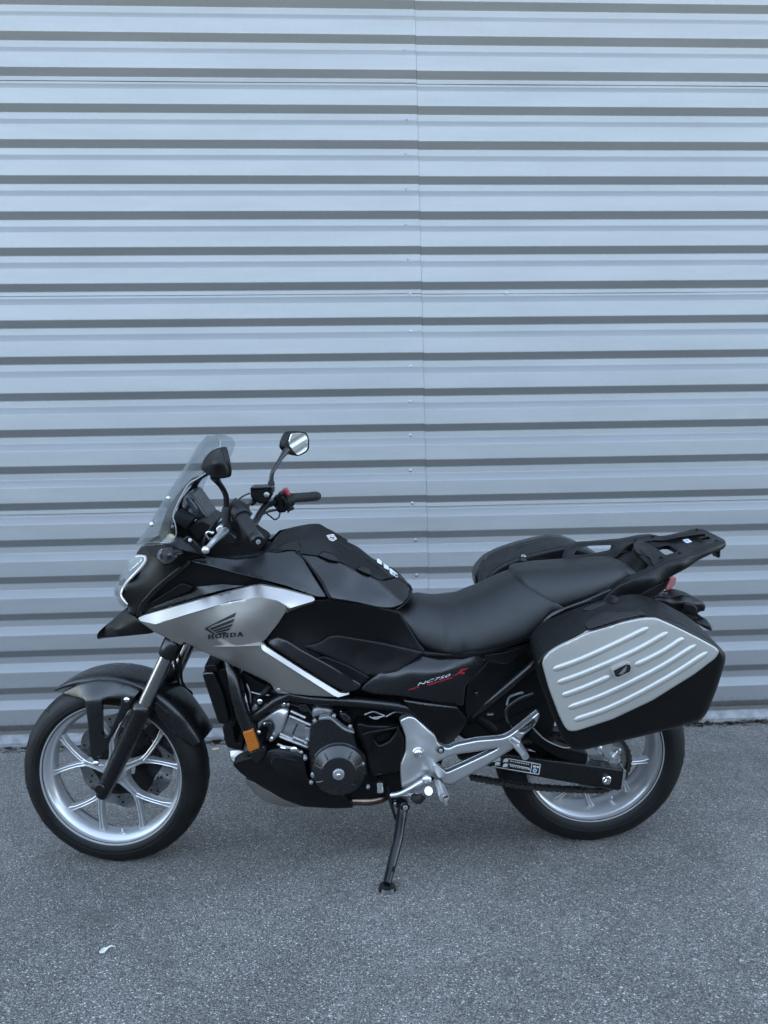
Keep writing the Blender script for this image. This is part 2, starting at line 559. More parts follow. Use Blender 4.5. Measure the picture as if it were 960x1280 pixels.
# ================================================================== SETTING
# ---- asphalt yard: one sheet to the horizon
def asphalt_mat():
    m = bpy.data.materials.new('asphalt')
    m.use_nodes = True
    nt = m.node_tree
    N, Lk = nt.nodes, nt.links
    b = N['Principled BSDF']
    tc = N.new('ShaderNodeTexCoord')
    def noise(scale, det=5, rough=0.6):
        n = N.new('ShaderNodeTexNoise')
        n.inputs['Scale'].default_value = scale
        n.inputs['Detail'].default_value = det
        n.inputs['Roughness'].default_value = rough
        Lk.new(tc.outputs['Object'], n.inputs['Vector'])
        return n.outputs['Fac']
    def math_(op, a, c):
        n = N.new('ShaderNodeMath')
        n.operation = op
        for i, x in enumerate((a, c)):
            if isinstance(x, (int, float)):
                n.inputs[i].default_value = x
            else:
                Lk.new(x, n.inputs[i])
        return n.outputs[0]
    def ramp(fac, stops):
        n = N.new('ShaderNodeValToRGB')
        e = n.color_ramp.elements
        while len(e) < len(stops):
            e.new(0.5)
        for k, (p, c) in enumerate(stops):
            e[k].position = p
            e[k].color = (c[0], c[1], c[2], 1)
        Lk.new(fac, n.inputs[0])
        return n.outputs[0]
    # warp so that the stones are not a clean cell pattern
    wnoise = N.new('ShaderNodeTexNoise')
    wnoise.inputs['Scale'].default_value = 260
    Lk.new(tc.outputs['Object'], wnoise.inputs['Vector'])
    wm = N.new('ShaderNodeVectorMath')
    wm.operation = 'MULTIPLY_ADD'
    wm.inputs[1].default_value = (0.004, 0.004, 0.004)
    Lk.new(wnoise.outputs['Color'], wm.inputs[0])
    Lk.new(tc.outputs['Object'], wm.inputs[2])
    def voro(scale):
        v = N.new('ShaderNodeTexVoronoi')
        v.inputs['Scale'].default_value = scale
        v.inputs['Randomness'].default_value = 1.0
        Lk.new(wm.outputs[0], v.inputs['Vector'])
        return v
    v1, v2 = voro(225), voro(500)
    sep = N.new('ShaderNodeSeparateColor')
    Lk.new(v1.outputs['Color'], sep.inputs[0])
    sep2 = N.new('ShaderNodeSeparateColor')
    Lk.new(v2.outputs['Color'], sep2.inputs[0])
    def g(v):
        return (v*.92, v*.87, v*.80)
    c1 = ramp(sep.outputs[0], [(0.0, g(0.04)), (0.38, g(0.10)), (0.72, g(0.20)), (0.90, g(0.34)), (1.0, g(0.56))])
    c2 = ramp(sep2.outputs[1], [(0.0, g(0.035)), (0.55, g(0.115)), (1.0, g(0.30))])
    mix = N.new('ShaderNodeMix')
    mix.data_type = 'RGBA'
    edge = math_('GREATER_THAN', v1.outputs['Distance'], 0.52)
    Lk.new(math_('MAXIMUM', edge, math_('MULTIPLY', math_('LESS_THAN', sep.outputs[2], 0.42), 1.0)), mix.inputs[0])
    Lk.new(c1, mix.inputs[6])
    Lk.new(c2, mix.inputs[7])
    # broad patches, stains and dust
    p1 = ramp(noise(1.1, 6, 0.62), [(0.30, (0.66, 0.66, 0.66)), (0.70, (1.26, 1.26, 1.26))])
    p2 = ramp(noise(7.0, 6, 0.7), [(0.3, (0.86, 0.86, 0.86)), (0.7, (1.14, 1.14, 1.14))])
    mu = N.new('ShaderNodeMix')
    mu.data_type = 'RGBA'
    mu.blend_type = 'MULTIPLY'
    mu.inputs[0].default_value = 1
    Lk.new(mix.outputs[2], mu.inputs[6])
    Lk.new(p1, mu.inputs[7])
    mu2 = N.new('ShaderNodeMix')
    mu2.data_type = 'RGBA'
    mu2.blend_type = 'MULTIPLY'
    mu2.inputs[0].default_value = 1
    Lk.new(mu.outputs[2], mu2.inputs[6])
    Lk.new(p2, mu2.inputs[7])
    Lk.new(mu2.outputs[2], b.inputs['Base Color'])
    b.inputs['Roughness'].default_value = 0.82
    b.inputs['Specular IOR Level'].default_value = 0.35
    bp = N.new('ShaderNodeBump')
    bp.inputs['Strength'].default_value = 0.75
    bp.inputs['Distance'].default_value = 0.004
    hh = math_('ADD', math_('MULTIPLY', v1.outputs['Distance'], -1.0), math_('MULTIPLY', noise(600, 2), 0.5))
    Lk.new(hh, bp.inputs['Height'])
    Lk.new(bp.outputs[0], b.inputs['Normal'])
    return m
bm = bmesh.new()
xs = [-400, -40, -8, -4, 0, 4, 8, 40, 400]
gv = [[bm.verts.new((x, y, 0)) for x in xs] for y in [-400, -40, -8, -4, -2, 0, 1.2, 4, 40, 400]]
for i in range(len(gv)-1):
    for k in range(len(xs)-1):
        bm.faces.new([gv[i][k], gv[i][k+1], gv[i+1][k+1], gv[i+1][k]])
ground = finish('asphalt_ground', bm, asphalt_mat(), None, 0)
ground['kind'] = 'structure'
ground['label'] = 'worn grey asphalt yard under the motorcycle'

# ---- the metal-clad building
YW = 3.6754-2.4066           # plane of the crests
PER, Z0 = 0.177534, 3.48871  # rib spacing, lower edge of the uppermost crest in view
DEP, HA, HT, HS = 0.025, 0.0324, 0.0330, 0.0370
XSEAM = 0.39607
def wall_mat():
    m = mat('pale_grey_sheet_metal', (0.55, 0.565, 0.58), 0.44, 0.34, spec=0.35)
    nt = m.node_tree
    N, Lk = nt.nodes, nt.links
    b = N['Principled BSDF']
    tc = N.new('ShaderNodeTexCoord')
    mp = N.new('ShaderNodeMapping')
    mp.inputs['Scale'].default_value = (0.9, 1, 7.0)
    Lk.new(tc.outputs['Object'], mp.inputs[0])
    n = N.new('ShaderNodeTexNoise')
    n.inputs['Scale'].default_value = 1.6
    n.inputs['Detail'].default_value = 7
    n.inputs['Roughness'].default_value = 0.6
    Lk.new(mp.outputs[0], n.inputs['Vector'])
    n3 = N.new('ShaderNodeTexNoise')
    n3.inputs['Scale'].default_value = 55
    n3.inputs['Detail'].default_value = 4
    Lk.new(tc.outputs['Object'], n3.inputs['Vector'])
    ad = N.new('ShaderNodeMath')
    ad.operation = 'MULTIPLY_ADD'
    ad.inputs[1].default_value = 0.25
    Lk.new(n3.outputs['Fac'], ad.inputs[0])
    Lk.new(n.outputs['Fac'], ad.inputs[2])
    cr = N.new('ShaderNodeValToRGB')
    cr.color_ramp.elements[0].position = 0.38
    cr.color_ramp.elements[0].color = (0.165, 0.168, 0.170, 1)
    cr.color_ramp.elements[1].position = 0.86
    cr.color_ramp.elements[1].color = (0.192, 0.195, 0.197, 1)
    Lk.new(ad.outputs[0], cr.inputs[0])
    # splash dirt close to the ground
    sp = N.new('ShaderNodeSeparateXYZ')
    Lk.new(tc.outputs['Object'], sp.inputs[0])
    n2 = N.new('ShaderNodeTexNoise')
    n2.inputs['Scale'].default_value = 38
    n2.inputs['Detail'].default_value = 8
    n2.inputs['Roughness'].default_value = 0.75
    Lk.new(tc.outputs['Object'], n2.inputs['Vector'])
    mr = N.new('ShaderNodeMapRange')
    mr.inputs[1].default_value, mr.inputs[2].default_value = 0.19, 0.055
    mr.inputs[3].default_value, mr.inputs[4].default_value = -0.25, 0.62
    Lk.new(sp.outputs['Z'], mr.inputs[0])
    a2 = N.new('ShaderNodeMath')
    a2.operation = 'ADD'
    Lk.new(mr.outputs[0], a2.inputs[0])
    Lk.new(n2.outputs['Fac'], a2.inputs[1])
    mr2 = N.new('ShaderNodeMapRange')
    mr2.inputs[1].default_value, mr2.inputs[2].default_value = 0.62, 1.0
    mr2.inputs[3].default_value, mr2.inputs[4].default_value = 0, 0.92
    Lk.new(a2.outputs[0], mr2.inputs[0])
    mx = N.new('ShaderNodeMix')
    mx.data_type = 'RGBA'
    Lk.new(mr2.outputs[0], mx.inputs[0])
    Lk.new(cr.outputs[0], mx.inputs[6])
    mx.inputs[7].default_value = (0.11, 0.105, 0.095, 1)
    Lk.new(mx.outputs[2], b.inputs['Base Color'])
    # faint waviness of thin sheet
    n4 = N.new('ShaderNodeTexNoise')
    n4.inputs['Scale'].default_value = 2.2
    n4.inputs['Detail'].default_value = 2
    Lk.new(tc.outputs['Object'], n4.inputs['Vector'])
    bp = N.new('ShaderNodeBump')
    bp.inputs['Strength'].default_value = 0.25
    bp.inputs['Distance'].default_value = 0.02
    Lk.new(n4.outputs['Fac'], bp.inputs['Height'])
    Lk.new(bp.outputs[0], b.inputs['Normal'])
    return m
WALLM = wall_mat()
building = empty('metal_clad_building')
building['label'] = 'pale grey building wall of horizontal corrugated metal sheets behind the motorcycle'
building['category'] = 'building'
def profile(i_top, i_bot, lap):
    """(y, z) of the sheet from the trough under crest i_top down to the trough under crest i_bot"""
    out = []
    zt = Z0-PER*i_top
    out.append((YW+DEP, zt-HA-HT*0.15))
    out.append((YW+DEP, zt-HA-HT))
    for i in range(i_top+1, i_bot+1):
        zc = Z0-PER*i
        out.append((YW, zc+PER-HA-HT-HS))
        out.append((YW, zc))
        out.append((YW+DEP, zc-HA))
        if i < i_bot:
            out.append((YW+DEP, zc-HA-HT))
    out.append((YW+DEP, Z0-PER*i_bot-HA-HT*lap))
    return out
def sheet(i_top, i_bot, x0, x1, dy, dz, lap=0.62):
    pr = profile(i_top, i_bot, lap)
    # small bend radii
    pts = []
    for k, p in enumerate(pr):
        p = np.array(p)
        if 0 < k < len(pr)-1:
            a, c = np.array(pr[k-1]), np.array(pr[k+1])
            s = p+(a-p)/np.linalg.norm(a-p)*0.003
            e = p+(c-p)/np.linalg.norm(c-p)*0.003
            pts += [s, .25*s+.5*p+.25*e, e]
        else:
            pts.append(p)
    bm = bmesh.new()
    nx = 40
    rows = []
    ph = random.uniform(0, 6)
    for k, p in enumerate(pts):
        # the lower lip wanders a little, so the lap line opens here and there
        lip = 1.0 if k >= len(pts)-1 else 0.0
        row = []
        for j in range(nx*6+1 if False else nx+1):
            x = x0+(x1-x0)*j/nx
            oy = dy-0.0012*lip*(1+math.sin(ph+x*5.1))
            row.append(bm.verts.new((x, p[0]+oy, p[1]+dz+0.0008*lip*math.sin(ph+x*3.3))))
        rows.append(row)
    back = [[bm.verts.new(v.co+Vector((0, 0.0016, 0))) for v in row] for row in rows]
    for k in range(len(rows)-1):
        for j in range(nx):
            bm.faces.new([rows[k][j], rows[k][j+1], rows[k+1][j+1], rows[k+1][j]])
            bm.faces.new([back[k+1][j], back[k+1][j+1], back[k][j+1], back[k][j]])
        for j, s_ in ((0, 1), (nx, -1)):
            q = [rows[k][j], rows[k+1][j], back[k+1][j], back[k][j]]
            bm.faces.new(q[::s_])
    for k, s_ in ((0, 1), (len(rows)-1, -1)):
        for j in range(nx):
            bm.faces.new([rows[k][j], back[k][j], back[k][j+1], rows[k][j+1]][::s_])
    return finish('cladding_sheet', bm, WALLM, building, 6)
for row, (it, ib) in enumerate([(-29, -23), (-23, -17), (-17, -11), (-11, -5), (-5, 1), (1, 7), (7, 13), (13, 19)]):
    lean_out = -0.0026*(7-row)
    sheet(it, ib, -22, XSEAM-0.0006, lean_out-0.0017, 0.0, 0.62 if ib < 19 else 0.95)
    sheet(it, ib, XSEAM+0.0006, 22, lean_out, -0.0028, 0.62 if ib < 19 else 0.95)
# base flashing, footing, core wall and roof edge
def extr(name, prof, x0, x1, m, parent, nx=1):
    bm = bmesh.new()
    rows = [[bm.verts.new((x0+(x1-x0)*j/nx, p[0], p[1])) for j in range(nx+1)] for p in prof]
    for k in range(len(rows)-1):
        for j in range(nx):
            bm.faces.new([rows[k][j], rows[k][j+1], rows[k+1][j+1], rows[k+1][j]])
    return bm
M['flashing'] = mat('weathered_flashing', (0.34, 0.345, 0.35), 0.5, 0.15, var=0.35, vscale=18)
for (x0, x1, dz) in ((-22, -0.62, 0.0), (-0.615, 22, -0.002)):
    bm = extr('base_flashing', [(YW+0.045, 0.066+dz), (YW+0.016, 0.0655+dz), (YW+0.013, 0.0635+dz), (YW-0.006, 0.034+dz), (YW-0.009, 0.031+dz), (YW-0.010, 0.012+dz), (YW-0.007, 0.009+dz), (YW+0.004, 0.008+dz)], x0, x1, WALLM, building, 60)
    for v in bm.verts:
        v.co.z += 0.0016*math.sin(v.co.x*2.3)
        v.co.y += 0.0016*math.sin(v.co.x*3.1+1)
    bmesh.ops.solidify(bm, geom=bm.faces[:], thickness=0.0012)
    finish('base_flashing', bm, 'flashing', building, 30)
M['footing'] = mat('dirty_concrete', (0.10, 0.095, 0.088), 0.9, var=0.5, vscale=30, bump=0.5, bscale=120)
bm = bmesh.new()
bm_box(bm, Matrix.Translation((0, YW+0.16, 0.05)), 44.2, 0.2, 0.30)
finish('footing', bm, 'footing', building, 0)
M['core'] = mat('wall_core', (0.25, 0.25, 0.25), 0.8)
bm = bmesh.new()
bm_box(bm, Matrix.Translation((0, YW+4.1, 4.35)), 44.0, 8.0, 8.3)
finish('wall_core', bm, 'core', building, 0)
bm = bmesh.new()
bm_box(bm, Matrix.Translation((0, YW+4.0, 8.72)), 44.4, 8.3, 0.12)
finish('roof_edge', bm, WALLM, building, 0)
# sheet-metal screws
M['screw'] = mat('zinc_screw', (0.22, 0.23, 0.24), 0.4, 0.8)
def wall_screw(px, py):
    p = at_plane_y(px, py, YW+DEP-0.004)
    bm = bmesh.new()
    bm_lathe(bm, [(0, -0.0085), (0.003, -0.0085), (0.0042, -0.0075), (0.0042, -0.0030), (0.0085, -0.0024), (0.0090, -0.0005), (0.0090, 0.003)],
             Matrix.Translation(tuple(p)), 10)
    bmesh.ops.remove_doubles(bm, verts=bm.verts, dist=1e-6)
    finish('screw', bm, 'screw', building, 35)
for s in [(503, 20), (505, 62.5), (507.5, 104), (508.5, 149.5), (506.5, 192), (507.5, 236), (507, 280.5), (510, 323.5), (512.5, 367), (513.8, 414),
          (513, 458), (512.5, 502), (513, 544), (513, 588), (515.5, 629), (519.5, 675), (521, 719), (633, 366)]:
    wall_screw(*s)

# ---- dirt, pebbles and dry leaves along the foot of the wall
def debris():
    bm = bmesh.new()
    for k in range(2600):
        x = random.uniform(-3.2, 3.6)
        y = YW-0.004-abs(random.gauss(0, 0.030))+random.uniform(0, 0.03)
        s = random.choice([0.003, 0.004, 0.005, 0.006, 0.009])*random.uniform(.7, 1.5)
        mt = Matrix.Translation((x, y, s*0.45)) @ Matrix.Rotation(random.uniform(0, 6.28), 4, 'Z') @ Matrix.Diagonal((s*random.uniform(.8, 1.6), s*random.uniform(.7, 1.3), s*random.uniform(.4, .9), 1))
        bmesh.ops.create_icosphere(bm, subdivisions=1, radius=1.0, matrix=mt)
    m = mat('pebbles', (0.085, 0.08, 0.07), 0.85, var=0.7, vscale=90)
    o = finish('gravel', bm, m, None, 0, recalc=False)
    o['kind'] = 'stuff'
    o['label'] = 'loose grit and small pebbles along the foot of the metal wall'
    o['category'] = 'gravel'
    bm = bmesh.new()
    for k in range(420):
        x = random.choice([random.uniform(-3.0, 3.4), random.uniform(-3.0, 3.4), random.gauss(1.75, 0.3), random.gauss(-0.9, 0.4)])
        y = YW-0.012-abs(random.gauss(0, 0.018))+random.uniform(0, 0.02)
        L_ = random.uniform(0.010, 0.026)
        wd = L_*random.uniform(.22, .45)
        mt = Matrix.Translation((x, y, random.uniform(0.004, 0.014))) @ Matrix.Rotation(random.uniform(0, 6.28), 4, 'Z') @ Matrix.Rotation(random.uniform(-.7, .7), 4, 'X')
        cu = random.uniform(.1, .5)*L_
        prev = None
        for j in range(5):
            t = j/4
            ww = wd*math.sin(math.pi*(0.08+0.86*t))
            row = [bm.verts.new(mt @ Vector(((t-.5)*2*L_, sg*ww, cu*(2*t-1)**2+abs(sg)*0.3*ww))) for sg in (-1, 0, 1)]
            if prev:
                for a in range(2):
                    bm.faces.new([prev[a], prev[a+1], row[a+1], row[a]])
            prev = row
    bmesh.ops.solidify(bm, geom=bm.faces[:], thickness=0.0006)
    m = mat('dry_leaves', (0.055, 0.035, 0.024), 0.7, var=0.7, vscale=25)
    o = finish('leaf_litter', bm, m, None, 0, recalc=False)
    o['kind'] = 'stuff'
    o['label'] = 'dry brown leaf scraps caught in the gap under the metal wall'
    o['category'] = 'leaves'
debris()
def stone(px, py, s, c, label):
    p = at_plane_y(px, py, 1.0)
    d = ray(px, py)
    p = CAM+d*((0.006-CAM[2])/d[2])
    bm = bmesh.new()
    bmesh.ops.create_icosphere(bm, subdivisions=2, radius=1)
    for v in bm.verts:
        v.co *= 1+random.uniform(-.16, .16)
    bmesh.ops.transform(bm, matrix=Matrix.Translation((p[0], p[1], s*.28)) @ Matrix.Diagonal((s, s*.8, s*.5, 1)), verts=bm.verts)
    o = finish('stone', bm, mat('stone_'+str(int(px)), c, 0.85, var=0.25, vscale=60, bump=.4, bscale=150), None, 50)
    o['label'] = label
    o['category'] = 'stone'
stone(270, 936, 0.016, (0.30, 0.24, 0.18), 'pale tan stone at the wall foot just behind the front wheel')
# white scrap and small pale flecks on the asphalt
def scrap(name, px, py, pts, label, m, lift=0.004):
    d = ray(px, py)
    c = CAM+d*(-CAM[2]/d[2])
    bm = bmesh.new()
    vs = []
    for (x, y, z) in pts:
        vs.append(bm.verts.new((c[0]+x*.75, c[1]+y*.75, lift+z*.75)))
    ctr = bm.verts.new((c[0]+.75*sum(p[0] for p in pts)/len(pts), c[1]+.75*sum(p[1] for p in pts)/len(pts), lift+0.006))
    for i in range(len(vs)):
        bm.faces.new([vs[i], vs[(i+1) % len(vs)], ctr])
    bmesh.ops.solidify(bm, geom=bm.faces[:], thickness=0.001)
    o = finish(name, bm, m, None, 0)
    o['label'] = label
    o['category'] = 'litter'
M['paper'] = mat('white_paper', (0.78, 0.78, 0.76), 0.7, var=0.1, vscale=60)
scrap('paper_scrap', 130, 1190, [(-.014, -.006, 0), (-.006, -.022, .003), (.006, -.016, 0), (.011, -.004, .004), (.020, .012, .010), (.030, .020, .002), (.010, .012, .001), (-.002, .010, .005), (-.012, .006, 0)],
      'torn white paper scrap lying on the asphalt in front of the front wheel', 'paper')

# ---- unseen dark block added behind the camera; closes off low sky, shows in reflections
sky_blocker = empty('added_sky_blocker')
sky_blocker['label'] = 'unseen long dark green block added across the yard to close off the low sky'
sky_blocker['category'] = 'sky_blocker'
M['sky_blocker'] = mat('blocker_dark_green', (0.011, 0.013, 0.0115), 0.8, var=0.25, vscale=0.8)  # very dark, so the added block bounces little light onto the wall
YS, HBLOCK = -12.5, 3.3
bm = bmesh.new()
prev = None
x = -34.0
k = 0
while x < 34.0:
    y = YS+(0.03 if (k % 4) in (0, 1) else 0.0)
    row = (bm.verts.new((x, y, 0)), bm.verts.new((x, y, HBLOCK)))
    if prev:
        bm.faces.new([prev[0], row[0], row[1], prev[1]])
    prev = row
    x += 0.09 if k % 2 else 0.16
    k += 1
finish('blocker_cladding', bm, 'sky_blocker', sky_blocker, 0)
bm = bmesh.new()
bm_box(bm, Matrix.Translation((0, YS-5.2, HBLOCK/2)), 68, 10, HBLOCK-0.02)
finish('blocker_body', bm, 'sky_blocker', sky_blocker, 0)
bm = bmesh.new()
bm_box(bm, Matrix.Translation((0, YS-5.0, HBLOCK+0.1)), 68.6, 10.8, 0.18)
finish('blocker_roof', bm, 'sky_blocker', sky_blocker, 0)

# ================================================================== MOTORCYCLE
bike = empty('motorcycle')
bike.rotation_euler = (LEAN, 0, 0)
bike.location = (0, BIKE_Y, 0)
bike['label'] = 'black and silver adventure touring motorcycle with hard panniers leaning on its side stand'
bike['category'] = 'motorcycle'
AX_P, AX_D = Vector((-0.855, 0, 0)), Vector((math.sin(R(27)), 0, math.cos(R(27))))
STEER = R(8)
ST = Matrix.Translation(AX_P) @ Matrix.Rotation(-STEER, 4, AX_D) @ Matrix.Translation(-AX_P)
CF, RF = Vector((-0.739, 0, 0.2925)), 0.2915
CRr, RRr = Vector((0.762, 0, 0.3085)), 0.3075

# ---------------------------------------------------------------- wheels
def tyre_prof(Rt, hw, bead):
    p = []
    for k in range(0, 25):
        a = math.pi*(k/24)
        # round crown, fuller sidewall
        y = -hw*math.copysign(abs(math.cos(a))**0.80, math.cos(a))
        depth = 0.074 if hw < 0.065 else 0.085
        r_ = Rt-depth+depth*math.sin(a)**0.72 if 0 < k < 24 else Rt-depth
        p.append((max(r_, bead), y*(1.0 if r_ > bead+0.012 else 0.93)))
    return [(bead-0.004, -hw*0.80), (bead+0.002, -hw*0.86)]+p[1:-1]+[(bead+0.002, hw*0.86), (bead-0.004, hw*0.80)]
def bar_section(bm, rings):
    for a, b in zip(rings, rings[1:]):
        n = len(a)
        for k in range(n):
            bm.faces.new([a[k], a[(k+1) % n], b[(k+1) % n], b[k]])
    bm.faces.new(rings[0][::-1])
    bm.faces.new(rings[-1])
def spoke_ring(bm, mtx, c, t, hw, yn, yf):
    """grooved cast-spoke section at c, tangent t (in the wheel plane), near face at yn, far face at yf"""
    n = Vector((-t.z, 0, t.x))
    d = yf-yn
    prof = [(-hw, yf), (-hw*1.05, yn+d*.3), (-hw*.86, yn+.001), (-hw*.62, yn), (-hw*.34, yn+.001), (-hw*.2, yn+.0045), (hw*.2, yn+.0045), (hw*.34, yn+.001), (hw*.62, yn), (hw*.86, yn+.001), (hw*1.05, yn+d*.3), (hw, yf)]
    return [bm.verts.new(mtx @ Vector((c.x+n.x*s, y, c.z+n.z*s))) for s, y in prof]
def wheel(name, mtx, Rt, hw, phase, rear):
    wname = empty(name, bike)
    bead = 0.222
    lathe('tyre', wname, tyre_prof(Rt, hw, bead), mtx, 'tyre', 96, sharp=50)
    rw = hw*0.80
    tp = [p for p in tyre_prof(Rt, hw, bead) if p[0] > Rt-.05]
    ty_, tr_ = [p[1] for p in tp], [p[0] for p in tp]
    bm = bmesh.new()
    ng = 26
    for k in range(ng):
        for side in (-1, 1):
            a0 = 2*math.pi*(k+(.5 if side > 0 else 0))/ng
            path = []
            for q in range(7):
                f = q/6
                y_ = side*hw*(0.10+0.80*f) if k % 2 else side*hw*(0.30+0.52*f)
                aa = a0+(0.20*f**1.4 if k % 2 else -0.10*f)
                r_ = float(np.interp(y_, ty_, tr_))-.0004
                path.append(mtx @ Vector((r_*math.cos(aa), y_, r_*math.sin(aa))))
            bm_tube(bm, path, [.0008, .0016, .0019, .0019, .0018, .0014, .0007], 6)
    finish('tread_grooves', bm, 'dark', wname, 40)['kind'] = 'stuff'
    for rr_ in (0.2365, 0.2480):
        yy = max(abs(p[1]) for p in tyre_prof(Rt, hw, bead) if abs(p[0]-rr_) < .012)
        bm = bmesh.new()
        for side in (-1,):
            ysurf = side*float(np.interp(rr_, *zip(*sorted([(p[0], abs(p[1])) for p in tyre_prof(Rt, hw, bead)[:12]]))))
            pts_ = [mtx @ Vector((rr_*math.cos(a), ysurf, rr_*math.sin(a))) for a in np.linspace(0, 2*math.pi, 73)]
            bm_tube(bm, pts_, .0011, 6)
        finish('sidewall_ring', bm, 'tyre', wname, 40)
    rim = [(0.2265, -rw-.004), (0.2285, -rw-.001), (0.2285, -rw+.003), (0.219, -rw+.004), (0.2175, -rw+.010), (0.2150, -rw+.014), (0.2080, -rw+.024), (0.2000, -.012), (0.1990, .012), (0.2080, rw-.024),
           (0.2150, rw-.014), (0.2175, rw-.008), (0.2285, rw-.003), (0.2285, rw+.001), (0.2265, rw+.004), (0.2235, rw), (0.2225, 0), (0.2235, -rw), (0.2265, -rw-.004)]
    rim = [(0.2265, -rw-.004), (0.2240, -rw-.0045), (0.2205, -rw-.003), (0.2190, -rw+.001), (0.2175, -rw+.010), (0.2140, -rw+.013), (0.2060, -rw+.022), (0.1985, -.014), (0.1970, 0), (0.1985, .014),
           (0.2060, rw-.022), (0.2140, rw-.013), (0.2175, rw-.010), (0.2190, rw-.001), (0.2205, rw+.003), (0.2240, rw+.0045), (0.2265, rw+.004), (0.2275, rw), (0.2230, 0), (0.2275, -rw), (0.2265, -rw-.004)]
    lathe('rim', wname, rim, mtx, 'wheel', 96, sharp=45)
    hubw = 0.045 if not rear else 0.075
    lathe('hub', wname, [(0.0, -hubw), (0.020, -hubw), (0.024, -hubw+.004), (0.028, -hubw+.02), (0.038, -.022), (0.042, -.010), (0.042, .010), (0.038, .022), (0.030, hubw), (0, hubw)], mtx, 'wheel', 32)
    for k in range(5):
        bm = bmesh.new()
        a0 = phase+k*2*math.pi/5
        def pol(r_, a):
            return Vector((r_*math.cos(a), 0, r_*math.sin(a)))
        yh, yn_, yr = -0.024, -0.020, -0.017
        node = pol(0.104, a0)
        tr = pol(1, a0)
        rings = [spoke_ring(bm, mtx, pol(r_, a0), tr, h, y, -y*.35) for r_, h, y in ((0.036, .016, yh), (0.060, .0108, yh), (0.085, .0095, yn_), (0.108, .0112, yn_))]
        bar_section(bm, rings)
        for sg in (-1, 1):
            path = [(0.098, sg*.03), (0.120, sg*.10), (0.150, sg*.19), (0.180, sg*.262), (0.2065, sg*.315)]
            pts = [pol(r_, a0+da) for r_, da in path]
            rings = []
            for i, p in enumerate(pts):
                t = (pts[min(i+1, len(pts)-1)]-pts[max(i-1, 0)]).normalized()
                h = (.0076, .0068, .0064, .0068, .0118)[i]
                rings.append(spoke_ring(bm, mtx, p, t, h, yn_+(yr-yn_)*i/4-.0006*sg, -yr*.35))
            bar_section(bm, rings)
        finish('spoke', bm, 'wheel', wname, 32)
    # valve
    bm = bmesh.new()
    av = phase-math.pi/2*0.0+R(252)
    p0 = Vector((0.205*math.cos(av), -0.012, 0.205*math.sin(av)))
    p1 = Vector((0.178*math.cos(av+.04), -0.030, 0.178*math.sin(av+.04)))
    bm_tube(bm, [mtx @ p0, mtx @ p0.lerp(p1, .35), mtx @ p0.lerp(p1, .4), mtx @ p1], [.006, .005, .0035, .0035], 10)
    finish('valve_stem', bm, 'steel', wname, 40)
    return wname
MF = ST @ Matrix.Translation(CF)
MR = Matrix.Translation(CRr)
fw_ = wheel('front_wheel', MF, RF, 0.060, R(22), False)
rw_ = wheel('rear_wheel', MR, RRr, 0.080, R(40), True)
def disc_mesh(name, parent, mtx, ri, ro, y, th, m, waves=0, amp=0.0, nh=0, hr=0.004, seg=120):
    bm = bmesh.new()
    rings = []
    for (r_, yy, out) in ((ri, y-th/2, 0), (ro, y-th/2, 1), (ro, y+th/2, 1), (ri, y+th/2, 0)):
        rings.append([bm.verts.new(mtx @ Vector(((r_+(amp*math.cos(waves*2*math.pi*k/seg) if waves else 0))*math.cos(2*math.pi*k/seg), yy,
                                                    (r_+(amp*math.cos(waves*2*math.pi*k/seg) if waves else 0))*math.sin(2*math.pi*k/seg)))) for k in range(seg)])
    for i in range(4):
        for k in range(seg):
            bm.faces.new([rings[i][k], rings[i][(k+1) % seg], rings[(i+1) % 4][(k+1) % seg], rings[(i+1) % 4][k]])
    o = finish(name, bm, m, parent, 30)
    if nh:
        bm = bmesh.new()
        for j in range(nh):
            a = 2*math.pi*j/nh
            for q, rr in enumerate((ri+(ro-ri)*.35, ri+(ro-ri)*.68)):
                aa = a+q*.11
                bm_lathe(bm, [(0, y-th/2-.0006), (hr, y-th/2-.0006), (hr, y+th/2+.0006), (0, y+th/2+.0006)], mtx @ Matrix.Translation((rr*math.cos(aa), 0, rr*math.sin(aa))), 8)
        finish('drill_holes', bm, 'dark', parent, 30)['kind'] = 'stuff'
    return o
disc_mesh('brake_disc', fw_, MF, 0.112, 0.158, 0.066, 0.005, 'disc', 12, 0.003, 14)
disc_mesh('disc_carrier', fw_, MF, 0.045, 0.116, 0.060, 0.004, 'black_metal', 6, 0.006)
# front caliper on the far side, hung behind the fork leg
box('front_caliper', bike, ST @ (CF+Vector((0.135, 0.075, 0.085))), (0.060, 0.075, 0.125), 'black_metal', rot=ST.to_3x3().to_4x4() @ Matrix.Rotation(R(-50), 4, 'Y'), bev=0.012)

# ---------------------------------------------------------------- front fork and mudguard
d_ = AX_D
for sgn, nm in ((-1, 'near'), (1, 'far')):
    base = CF+Vector((0.013, sgn*0.114, -0.008))
    def fp(t, s=sgn, b=base):
        return ST @ (b+d_*t)
    leg = tube('fork_leg', bike, [fp(-0.030), fp(-0.022), fp(0.03), fp(0.10), fp(0.255), fp(0.268), fp(0.275), fp(0.285), fp(0.294)],
               [.017, .021, .024, .0255, .0265, .0300, .0310, .0300, .0225], 'black_metal', 24, smooth=False, local=True)
    tube('fork_tube', leg, [fp(0.285), fp(0.56)], .0205, 'fork_tube', 24, local=True)
    tube('fork_clamp', leg, [fp(0.455), fp(0.46), fp(0.505), fp(0.51)], [.026, .030, .030, .026], 'black_metal', 20, smooth=False, local=True)
    ax = ST @ (CF+Vector((0.004, sgn*0.114, 0)))
    disc_at('axle_cap', leg, ax+Vector((0, sgn*0.018, 0)), .0165, .008, 'black_metal', axis=(ST.to_3x3() @ Vector((0, sgn, 0))), seg=18)
